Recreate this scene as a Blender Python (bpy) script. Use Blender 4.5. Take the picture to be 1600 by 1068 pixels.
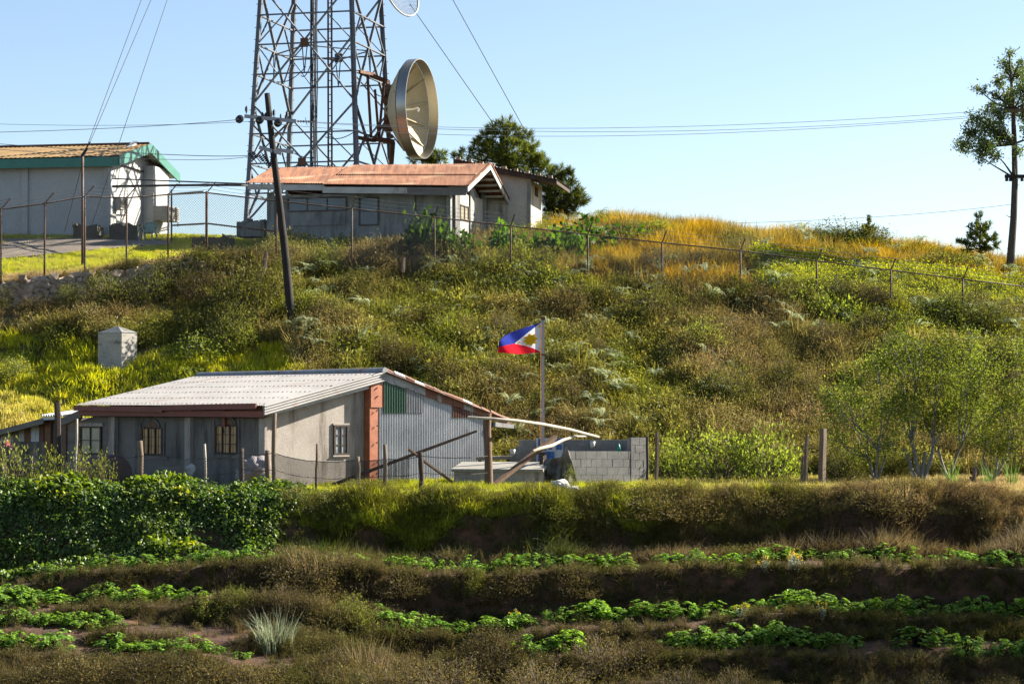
import bpy, math, random
import numpy as np
from mathutils import Vector, Matrix, noise
for o in list(bpy.data.objects): bpy.data.objects.remove(o)
S = bpy.context.scene
COL = S.collection
R = math.radians
# ------------------------------------------------------------------ camera, sky, sun, exposure
F = 3600.0                      # focal length in pixels of the 1600 wide photograph
PITCH = math.atan((640 - 534) / F)
cam = bpy.data.cameras.new('camera'); camo = bpy.data.objects.new('camera', cam); COL.objects.link(camo)
camo.location = (0, 0, 0); camo.rotation_euler = (R(90) + PITCH, 0, 0)
cam.sensor_width = 36; cam.lens = 36 * F / 1600; cam.clip_start = .5; cam.clip_end = 6000
S.camera = camo
SUN_AZ, SUN_EL = R(66), R(31)   # azimuth from +Y (view direction) towards +X
SDIR = Vector((math.sin(SUN_AZ) * math.cos(SUN_EL), math.cos(SUN_AZ) * math.cos(SUN_EL), math.sin(SUN_EL)))
w = bpy.data.worlds.new('World'); S.world = w; w.use_nodes = True
nt = w.node_tree; nt.nodes.clear()
sky = nt.nodes.new('ShaderNodeTexSky'); sky.sky_type = 'NISHITA'; sky.sun_disc = False
sky.sun_elevation = SUN_EL; sky.sun_rotation = SUN_AZ; sky.altitude = 1500; sky.air_density = 1.0; sky.dust_density = 2.1; sky.ozone_density = 1.2
bg = nt.nodes.new('ShaderNodeBackground'); bg.inputs['Strength'].default_value = .058
wo = nt.nodes.new('ShaderNodeOutputWorld')
nt.links.new(sky.outputs[0], bg.inputs[0]); nt.links.new(bg.outputs[0], wo.inputs[0])
sl = bpy.data.lights.new('sun', 'SUN'); sl.energy = 5.0; sl.angle = R(.5); sl.color = (1, .93, .8)
so = bpy.data.objects.new('sun', sl); COL.objects.link(so); so.rotation_euler = SDIR.to_track_quat('Z', 'Y').to_euler(); so.location = (60, 60, 60)
S.view_settings.view_transform = 'Standard'; S.view_settings.look = 'None'
S.view_settings.exposure = 1.72; S.view_settings.gamma = 1
S.render.engine = 'CYCLES'
S.cycles.max_bounces = 6; S.cycles.transmission_bounces = 4; S.cycles.diffuse_bounces = 1; S.cycles.transparent_max_bounces = 8
S.cycles.use_denoising = True

# ------------------------------------------------------------------ geometry helpers
ORG = {}
def tag(o, label=None, cat=None, group=None, kind=None):
    if label: o['label'] = label
    if cat: o['category'] = cat
    if group: o['group'] = group
    if kind: o['kind'] = kind
    return o
def thing(name, label, cat, loc, group=None):
    o = bpy.data.objects.new(name, None); COL.objects.link(o); o.location = loc; o.empty_display_size = .2
    ORG[o.name] = Vector(loc)
    return tag(o, label, cat, group)
def unit(v): v = Vector(v); return v.normalized()
class MB:
    def __init__(s): s.v = []; s.f = []; s.m = []; s.lv = []
    def add(s, vs, fs, mi=0, lv=.5):
        b = len(s.v); s.v.extend([tuple(p) for p in vs])
        for f in fs: s.f.append(tuple(b + i for i in f)); s.m.append(mi); s.lv.append(lv)
    def quad(s, a, b, c, d, mi=0, lv=.5): s.add([a, b, c, d], [(0, 1, 2, 3)], mi, lv)
    def hexa(s, p, mi=0):            # p: 4 bottom, 4 top (same order)
        s.add(p, [(3, 2, 1, 0), (4, 5, 6, 7), (0, 1, 5, 4), (1, 2, 6, 5), (2, 3, 7, 6), (3, 0, 4, 7)], mi)
    def box(s, c, size, u=(1, 0, 0), mi=0):   # upright box turned so its length lies along u
        c = Vector(c); u = unit(u); z = Vector((0, 0, 1)); v = z.cross(u).normalized()
        if abs(u.z) > 1e-6: z = u.cross(v)
        a, b, h = [x / 2 for x in size]
        s.hexa([c + u * i * a + v * j * b + z * k * h for k in (-1, 1) for i, j in ((-1, -1), (1, -1), (1, 1), (-1, 1))], mi)
    def beam(s, p0, p1, wd, ht, mi=0, up=(0, 0, 1)):
        p0 = Vector(p0); p1 = Vector(p1); u = (p1 - p0).normalized(); up = Vector(up)
        if abs(u.dot(up)) > .98: up = Vector((0, 1, 0))
        v = up.cross(u).normalized(); z = u.cross(v)
        s.hexa([p + v * j * wd / 2 + z * k * ht / 2 for (k) in (-1, 1) for p, j in ((p0, -1), (p1, -1), (p1, 1), (p0, 1))], mi)
    def tube(s, pts, rad, n=8, mi=0, cap=True, lv=.5):
        pts = [Vector(p) for p in pts]
        if not hasattr(rad, '__len__'): rad = [rad] * len(pts)
        vs = []; fs = []
        ref = None
        for i, p in enumerate(pts):
            t = (pts[min(i + 1, len(pts) - 1)] - pts[max(i - 1, 0)]).normalized()
            if ref is None: ref = Vector((0, 1, 0)) if abs(t.y) < .8 else Vector((1, 0, 0))
            a = (ref - t * ref.dot(t)).normalized(); b = t.cross(a); ref = a
            for k in range(n):
                an = 2 * math.pi * k / n; vs.append(p + (a * math.cos(an) + b * math.sin(an)) * rad[i])
        for i in range(len(pts) - 1):
            for k in range(n): fs.append((i * n + k, i * n + (k + 1) % n, (i + 1) * n + (k + 1) % n, (i + 1) * n + k))
        if cap: fs.append(tuple(range(n))[::-1]); fs.append(tuple((len(pts) - 1) * n + k for k in range(n)))
        s.add(vs, fs, mi, lv)
    def prism(s, poly, vec, mi=0):
        poly = [Vector(p) for p in poly]; vec = Vector(vec); n = len(poly)
        s.add(poly + [p + vec for p in poly], [tuple(range(n)), tuple(range(2 * n - 1, n - 1, -1))] + [(i, i + n, (i + 1) % n + n, (i + 1) % n) for i in range(n)], mi)
    def corr(s, a, b, c, d, waves, amp, nv=3, mi=0, seg=6, th=0.0):   # corrugated sheet a-b (bottom) d-c (top), waves counted along a-b
        a, b, c, d = map(Vector, (a, b, c, d)); nrm = (b - a).cross(d - a).normalized()
        nu = max(2, int(waves * seg)); vs = []; fs = []
        for j in range(nv + 1):
            for i in range(nu + 1):
                u = i / nu; q = j / nv
                p = (a * (1 - u) + b * u) * (1 - q) + (d * (1 - u) + c * u) * q
                vs.append(p + nrm * amp * math.sin(2 * math.pi * u * waves))
        for j in range(nv):
            for i in range(nu): k = j * (nu + 1) + i; fs.append((k, k + 1, k + nu + 2, k + nu + 1))
        s.add(vs, fs, mi)
        if th:
            s.add([v - nrm * th for v in vs], [f[::-1] for f in fs], mi)
    def leaf(s, c, d, n, L, W, lv, mi=0):
        c = Vector(c); d = Vector(d).normalized(); sd = d.cross(n)
        if sd.length < 1e-4: sd = d.orthogonal()
        sd = sd.normalized() * (W / 2); m = c - d * (L * .05)
        s.add([c - d * L * .5, m + sd, c + d * L * .5, m - sd], [(0, 1, 2, 3)], mi, lv)
    def build(s, name, mats, parent=None, smooth=False, origin=None, link=True):
        org = ORG[parent.name] if parent is not None else Vector(origin if origin is not None else (0, 0, 0))
        me = bpy.data.meshes.new(name)
        va = np.array(s.v, dtype=np.float64).reshape(-1, 3) - np.array(org)
        me.from_pydata(va.tolist(), [], s.f)
        if not isinstance(mats, (list, tuple)): mats = [mats]
        for m in mats: me.materials.append(m)
        me.polygons.foreach_set('material_index', s.m)
        if smooth: me.polygons.foreach_set('use_smooth', [True] * len(s.f))
        at = me.attributes.new('lv', 'FLOAT', 'FACE'); at.data.foreach_set('value', s.lv)
        me.update()
        o = bpy.data.objects.new(name, me)
        if link: COL.objects.link(o)
        ORG[o.name] = Vector(org)
        if parent is not None:
            o.parent = parent
        else: o.location = org
        return o

# pixel <-> world
CA, SA = math.cos(PITCH), math.sin(PITCH)
def ray(px, py):
    u = (px - 800) / F; v = (534 - py) / F
    return Vector((u, CA - v * SA, SA + v * CA))
def P(px, py, Y):
    r = ray(px, py); return r * (Y / r.y)
def pix(p):
    p = Vector(p); dep = p.y * CA + p.z * SA; up = -p.y * SA + p.z * CA
    return 800 + F * p.x / dep, 534 - F * up / dep
class Pl:                                  # an upright plane: point A, horizontal run d, outward normal n
    def __init__(s, A, d, n): s.A = Vector((A[0], A[1], 0)); s.d = Vector((d[0], d[1], 0)); s.n = Vector((n[0], n[1], 0))
    def pt(s, px, py, off=0.0):
        r = ray(px, py); a = s.A + s.n * off
        t = (a.x * s.n.x + a.y * s.n.y) / (r.x * s.n.x + r.y * s.n.y)
        return r * t
    def t(s, px, off=0.0):
        q = s.pt(px, 640, off) - s.A; return q.x * s.d.x + q.y * s.d.y
    def at(s, t, z, off=0.0): q = s.A + s.d * t + s.n * off; return Vector((q.x, q.y, z))
    def rect(s, mb, x0, x1, y0, y1, o0, o1, mi=0):    # upright slab between two offsets, its front face covering the pixel box
        xm = (x0 + x1) / 2; zt = s.pt(xm, y0, o1).z; zb = s.pt(xm, y1, o1).z
        a = s.pt(x0, 640, o1); b = s.pt(x1, 640, o1); k = s.n * (o0 - o1)
        def V(p, z, off): q = p + (k if off else Vector()); return Vector((q.x, q.y, z))
        mb.hexa([V(a, zb, 0), V(b, zb, 0), V(b, zb, 1), V(a, zb, 1), V(a, zt, 0), V(b, zt, 0), V(b, zt, 1), V(a, zt, 1)], mi)
    def poly(s, mb, pts, o0, o1, mi=0):               # slab with a pixel outline
        mb.prism([s.pt(x, y, o1) for x, y in pts], s.n * (o0 - o1), mi)

# ------------------------------------------------------------------ materials
def newmat(name):
    m = bpy.data.materials.new(name); m.use_nodes = True; m.node_tree.nodes.clear()
    return m, m.node_tree.nodes, m.node_tree.links
def ramp(N, stops):
    r = N.new('ShaderNodeValToRGB'); e = r.color_ramp.elements
    while len(e) < len(stops): e.new(.5)
    for i, (p, c) in enumerate(stops): e[i].position = p; e[i].color = (*c, 1)
    return r
def coordn(N, L, stretch=(1, 1, 1), which='Object'):
    tc = N.new('ShaderNodeTexCoord'); mp = N.new('ShaderNodeMapping'); mp.inputs['Scale'].default_value = stretch
    L.new(tc.outputs[which], mp.inputs[0]); return mp.outputs[0]
def noisen(N, L, vec, scale, detail=6, rough=.6):
    n = N.new('ShaderNodeTexNoise'); n.inputs['Scale'].default_value = scale; n.inputs['Detail'].default_value = detail; n.inputs['Roughness'].default_value = rough
    L.new(vec, n.inputs['Vector']); return n.outputs[0]
def mix(N, L, a, b, fac, mode='MIX'):
    m = N.new('ShaderNodeMix'); m.data_type = 'RGBA'; m.blend_type = mode
    for s, v in ((m.inputs['Factor'], fac), (m.inputs['A'], a), (m.inputs['B'], b)):
        if isinstance(v, (int, float)): s.default_value = v
        elif isinstance(v, tuple): s.default_value = (*v, 1)
        else: L.new(v, s)
    return m.outputs['Result']
ALB = .72
def surf(name, c1, c2, scale=3, rough=.85, metal=0, stretch=(1, 1, 1), stain=None, stain_scale=1.2, stain_at=(.5, .62), stain_stretch=(1, 1, .35), bump=.25, bscale=40, fine=.25):
    """weathered surface: two-tone noise, optional streaky stain of its own colour, fine mottling, bump"""
    c1 = tuple(x * ALB for x in c1); c2 = tuple(x * ALB for x in c2); stain = tuple(x * ALB for x in stain) if stain else None
    m, N, L = newmat(name)
    v = coordn(N, L, stretch); r = ramp(N, [(.32, c1), (.68, c2)]); L.new(noisen(N, L, v, scale), r.inputs[0])
    c = r.outputs[0]
    if stain:
        v2 = coordn(N, L, stain_stretch); sr = ramp(N, [(stain_at[0], (0, 0, 0)), (stain_at[1], (1, 1, 1))])
        L.new(noisen(N, L, v2, stain_scale, 8, .65), sr.inputs[0]); c = mix(N, L, c, stain, sr.outputs[0])
    v3 = coordn(N, L); fr = ramp(N, [(.3, (1 - fine,) * 3), (.7, (1 + fine * .4,) * 3)]); L.new(noisen(N, L, v3, bscale * .6, 4), fr.inputs[0])
    c = mix(N, L, c, fr.outputs[0], 1.0, 'MULTIPLY')
    p = N.new('ShaderNodeBsdfPrincipled'); p.inputs['Roughness'].default_value = rough; p.inputs['Metallic'].default_value = metal
    L.new(c, p.inputs['Base Color'])
    b = N.new('ShaderNodeBump'); b.inputs['Strength'].default_value = bump; b.inputs['Distance'].default_value = .02
    L.new(noisen(N, L, v3, bscale, 5), b.inputs['Height']); L.new(b.outputs[0], p.inputs['Normal'])
    o = N.new('ShaderNodeOutputMaterial'); L.new(p.outputs[0], o.inputs[0]); return m
def foliage(name, cA, cB, trans=.5, inst=False, rnd=.35, gloss=.012):
    """leaf: colour between cA and cB by a per-leaf value, varied per plant; partly translucent"""
    m, N, L = newmat(name)
    a = N.new('ShaderNodeAttribute'); a.attribute_name = 'lv'
    r = ramp(N, [(0, cA), (1, cB)]); L.new(a.outputs['Fac'], r.inputs[0]); c = r.outputs[0]
    if inst:
        i = N.new('ShaderNodeAttribute'); i.attribute_type = 'INSTANCER'; i.attribute_name = 'tint'
        c = mix(N, L, c, i.outputs['Color'], 1.0, 'MULTIPLY')
    else:
        oi = N.new('ShaderNodeObjectInfo'); hs = N.new('ShaderNodeMapRange'); hs.inputs[3].default_value = 1 - rnd; hs.inputs[4].default_value = 1 + rnd
        L.new(oi.outputs['Random'], hs.inputs[0]); hv = N.new('ShaderNodeHueSaturation'); L.new(hs.outputs[0], hv.inputs['Value']); L.new(c, hv.inputs['Color']); c = hv.outputs[0]
    d = N.new('ShaderNodeBsdfDiffuse'); t = N.new('ShaderNodeBsdfTranslucent'); g = N.new('ShaderNodeBsdfGlossy'); g.inputs['Roughness'].default_value = .5
    L.new(c, d.inputs[0])
    tm = N.new('ShaderNodeHueSaturation'); tm.inputs['Saturation'].default_value = 1.1; tm.inputs['Value'].default_value = 1.25; L.new(c, tm.inputs['Color']); L.new(tm.outputs[0], t.inputs[0])
    x = N.new('ShaderNodeMixShader'); x.inputs[0].default_value = trans; L.new(d.outputs[0], x.inputs[1]); L.new(t.outputs[0], x.inputs[2])
    y = N.new('ShaderNodeMixShader'); y.inputs[0].default_value = gloss; L.new(x.outputs[0], y.inputs[1]); L.new(g.outputs[0], y.inputs[2])
    o = N.new('ShaderNodeOutputMaterial'); L.new(y.outputs[0], o.inputs[0]); return m

# ------------------------------------------------------------------ the ground: one sheet, terraces in front, the slope and the plateau behind
ZG = -2.17
PX = np.array([-400, 0, 150, 300, 450, 520, 600, 800, 1000, 1200, 1400, 1600, 2000.])
n13 = lambda v: [v] * 13
ROWS = [  # depth Y, picture height py per column
    (n13(46.0), n13(1175)),
    (n13(50.0), [1098, 1096, 1100, 1105, 1110, 1110, 1120, 1110, 1110, 1112, 1115, 1120, 1125]),
    (n13(52.0), [1025, 1022, 1025, 1030, 1040, 1055, 1080, 1080, 1080, 1080, 1085, 1090, 1090]),
    (n13(53.2), [1000, 998, 1005, 1010, 1020, 1040, 1060, 1060, 1055, 1060, 1065, 1068, 1068]),
    (n13(53.45), [988, 985, 990, 995, 1005, 1020, 1045, 1040, 1030, 1025, 1035, 1040, 1040]),
    (n13(55.0), [968, 965, 972, 975, 985, 1000, 1030, 1020, 1005, 995, 998, 1000, 1000]),
    (n13(55.25), [955, 952, 955, 952, 945, 975, 1000, 1000, 985, 965, 970, 975, 975]),
    (n13(57.1), [940, 938, 925, 922, 925, 950, 965, 962, 948, 945, 950, 955, 955]),
    (n13(57.4), [925, 925, 892, 887, 884, 893, 900, 900, 893, 884, 888, 892, 895]),
    ([59.6]*4+[59.9]+[60.2]*8, [905, 915, 885, 872, 872, 885, 885, 884, 884, 872, 872, 875, 878]),
    ([60.3]*4+[60.4]+[60.5]*8, [845, 855, 835, 830, 830, 830, 830, 832, 832, 825, 825, 825, 828]),
    ([61.2]*5+[60.75]*8, [794, 794, 792, 790, 786] + [797] * 8),
    ([61.7]*5+[61.2]*8, [782] * 5 + [776] * 8),
    ([62.3]*5+[61.9]*8, [771] * 5 + [767] * 8),
    (n13(75.0), n13(744)),
    (n13(79.0), [672, 672, 668, 660, 652, 650, 655, 655, 660, 670, 680, 690, 700]),
    (n13(84.0), [592, 588, 572, 557, 530, 530, 542, 562, 577, 592, 607, 617, 632]),
    ([87.9, 88.2, 88.8, 89.5] + [89.5] * 9, [480, 476, 462, 450, 460, 460, 463, 473, 485, 505, 525, 540, 565]),
    ([88.3, 88.7, 89.3, 90.2] + [91.] * 9, [447, 443, 430, 410, 428, 428, 428, 430, 445, 462, 492, 517, 550]),
    ([91.] + [92.] * 12, [427, 422, 414, 402, 412, 412, 410, 412, 428, 450, 480, 505, 540]),
    (n13(96.0), [405, 402, 398, 392, 402, 402, 402, 404, 398, 418, 440, 468, 505]),
    (n13(100.), [388, 385, 382, 385, 388, 392, 395, 384, 364, 386, 410, 440, 475]),
    (n13(104.), [369, 369, 369, 372, 380, 385, 388, 362, 357, 378, 394, 424, 465]),
    (n13(112.), [368, 368, 366, 368, 375, 378, 380, 358, 364, 386, 404, 430, 465]),
]
YR = np.array([r[0] for r in ROWS], float)
ZR = np.array([[P(800, r[1][k], r[0][k]).z for k in range(13)] for r in ROWS])
OUT = [(125., 6.2), (150., 4.0), (220., -8.), (1600., -30.)]
def col_at(px):
    ys = [np.interp(px, PX, YR[i]) for i in range(len(ROWS))]; zs = [np.interp(px, PX, ZR[i]) for i in range(len(ROWS))]
    return np.array([-60., 0., 25.] + ys + [o[0] for o in OUT]), np.array([-2.5, -2.2, -9.5] + zs + [o[1] for o in OUT])
_cc = {}
def ground(x, Y):
    px = 800 + F * x / max(Y, 20.0)
    px = max(-900, min(2500, px)); k = round(px / 4)
    if k not in _cc: _cc[k] = col_at(k * 4.0)
    ys, zs = _cc[k]
    yy = Y
    if 59.3 < Y < 62.4 and px > 420:                     # the big bank bulges and slumps
        win = min(1, (Y - 59.3) / .5, (62.4 - Y) / .6) * min(1, (px - 420) / 60); yy += win * (.75 * noise.noise(Vector((x * .23, 1.5, 3.))) + .4 * noise.noise(Vector((x * .7, 8.5, 3.))))
    if 50 < Y < 60.0:                                   # crooked terrace edges
        yy += .3 * noise.noise(Vector((x * .42, Y * .12, 3.))) + .12 * noise.noise(Vector((x * 1.7, Y * .4, 9.)))
    z = float(np.interp(yy, ys, zs))
    if Y < 130:
        a = (.30 if 60 < Y < 61.9 and px > 480 else .13) if Y < 62 else (.02 if Y < 74.5 else (.45 if ((Y < 91 and not (px < 360 and Y > 85.5)) or px > 880) else .05))
        if 60.2 < Y < 63 and px > 470: z += .26 * noise.noise(Vector((x * .33, 4.5, 7.))) * min(1, 63 - Y, (Y - 60.2) * 2) - .08
        z += a * (noise.noise(Vector((x * .5, Y * .5, 1.))) + .5 * noise.noise(Vector((x * 1.4, Y * 1.4, 5.))))
    return z
def hit(px, py, y0=44.0, y1=125.0):
    """first point of the ground met by the ray through a pixel"""
    r = ray(px, py); r = r / r.y; Y = y0; prev = None
    while Y < y1:
        g = ground(r.x * Y, Y)
        if r.z * Y <= g:
            if prev is not None:
                a, b = prev, Y
                for _ in range(8):
                    m = (a + b) / 2
                    if r.z * m <= ground(r.x * m, m): b = m
                    else: a = m
                Y = b
            return Vector((r.x * Y, Y, ground(r.x * Y, Y)))
        prev = Y; Y += .1
    return Vector((r.x * y1, y1, ground(r.x * y1, y1)))
def gp(px, Y):                                           # ground point in a picture column at depth Y
    x = (px - 800) / F * Y; return Vector((x, Y, ground(x, Y)))
def ground_mat():
    m, N, L = newmat('soil and turf')
    v = coordn(N, L)
    g = N.new('ShaderNodeNewGeometry'); sp = N.new('ShaderNodeSeparateXYZ'); L.new(g.outputs['Position'], sp.inputs[0])
    hill = ramp(N, [(.35, (.05, .05, .015)), (.55, (.10, .085, .03)), (.7, (.14, .105, .045))]); L.new(noisen(N, L, v, .9, 8), hill.inputs[0])
    soil = ramp(N, [(.35, (.035, .017, .008)), (.58, (.085, .037, .016)), (.74, (.22, .085, .03))]); L.new(noisen(N, L, v, 2.2, 9, .7), soil.inputs[0])
    f = N.new('ShaderNodeMapRange'); f.inputs[1].default_value = 60.6; f.inputs[2].default_value = 61.0; L.new(sp.outputs[1], f.inputs[0])
    c = mix(N, L, soil.outputs[0], hill.outputs[0], f.outputs[0])
    p = N.new('ShaderNodeBsdfPrincipled'); p.inputs['Roughness'].default_value = .95; L.new(c, p.inputs['Base Color'])
    b = N.new('ShaderNodeBump'); b.inputs['Strength'].default_value = .7; b.inputs['Distance'].default_value = .08; L.new(noisen(N, L, v, 9, 8, .7), b.inputs['Height']); L.new(b.outputs[0], p.inputs['Normal'])
    o = N.new('ShaderNodeOutputMaterial'); L.new(p.outputs[0], o.inputs[0]); return m
cols = [-900, -750, -620, -500] + list(np.arange(-400, 2001, 10.)) + [2120, 2250, 2400, 2500]
rowsY = [-60., 0., 12., 25., 34., 40.] + list(np.arange(44, 62, .15)) + list(np.arange(62, 74, 1.)) + list(np.arange(74, 113, .25)) + [116., 120., 125., 135., 150., 180., 220., 400., 800., 1600.]
gv = []; gf = []
for Y in rowsY:
    for c in cols:
        x = (c - 800) / F * max(Y, 40.0)
        gv.append((x * (1 if Y < 150 else Y / 110), Y, ground(x, Y)))
W = len(cols)
for j in range(len(rowsY) - 1):
    for i in range(W - 1): k = j * W + i; gf.append((k, k + 1, k + W + 1, k + W))
g = MB(); g.add(gv, gf)
go = g.build('ground', ground_mat(), smooth=True); tag(go, kind='structure')
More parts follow.
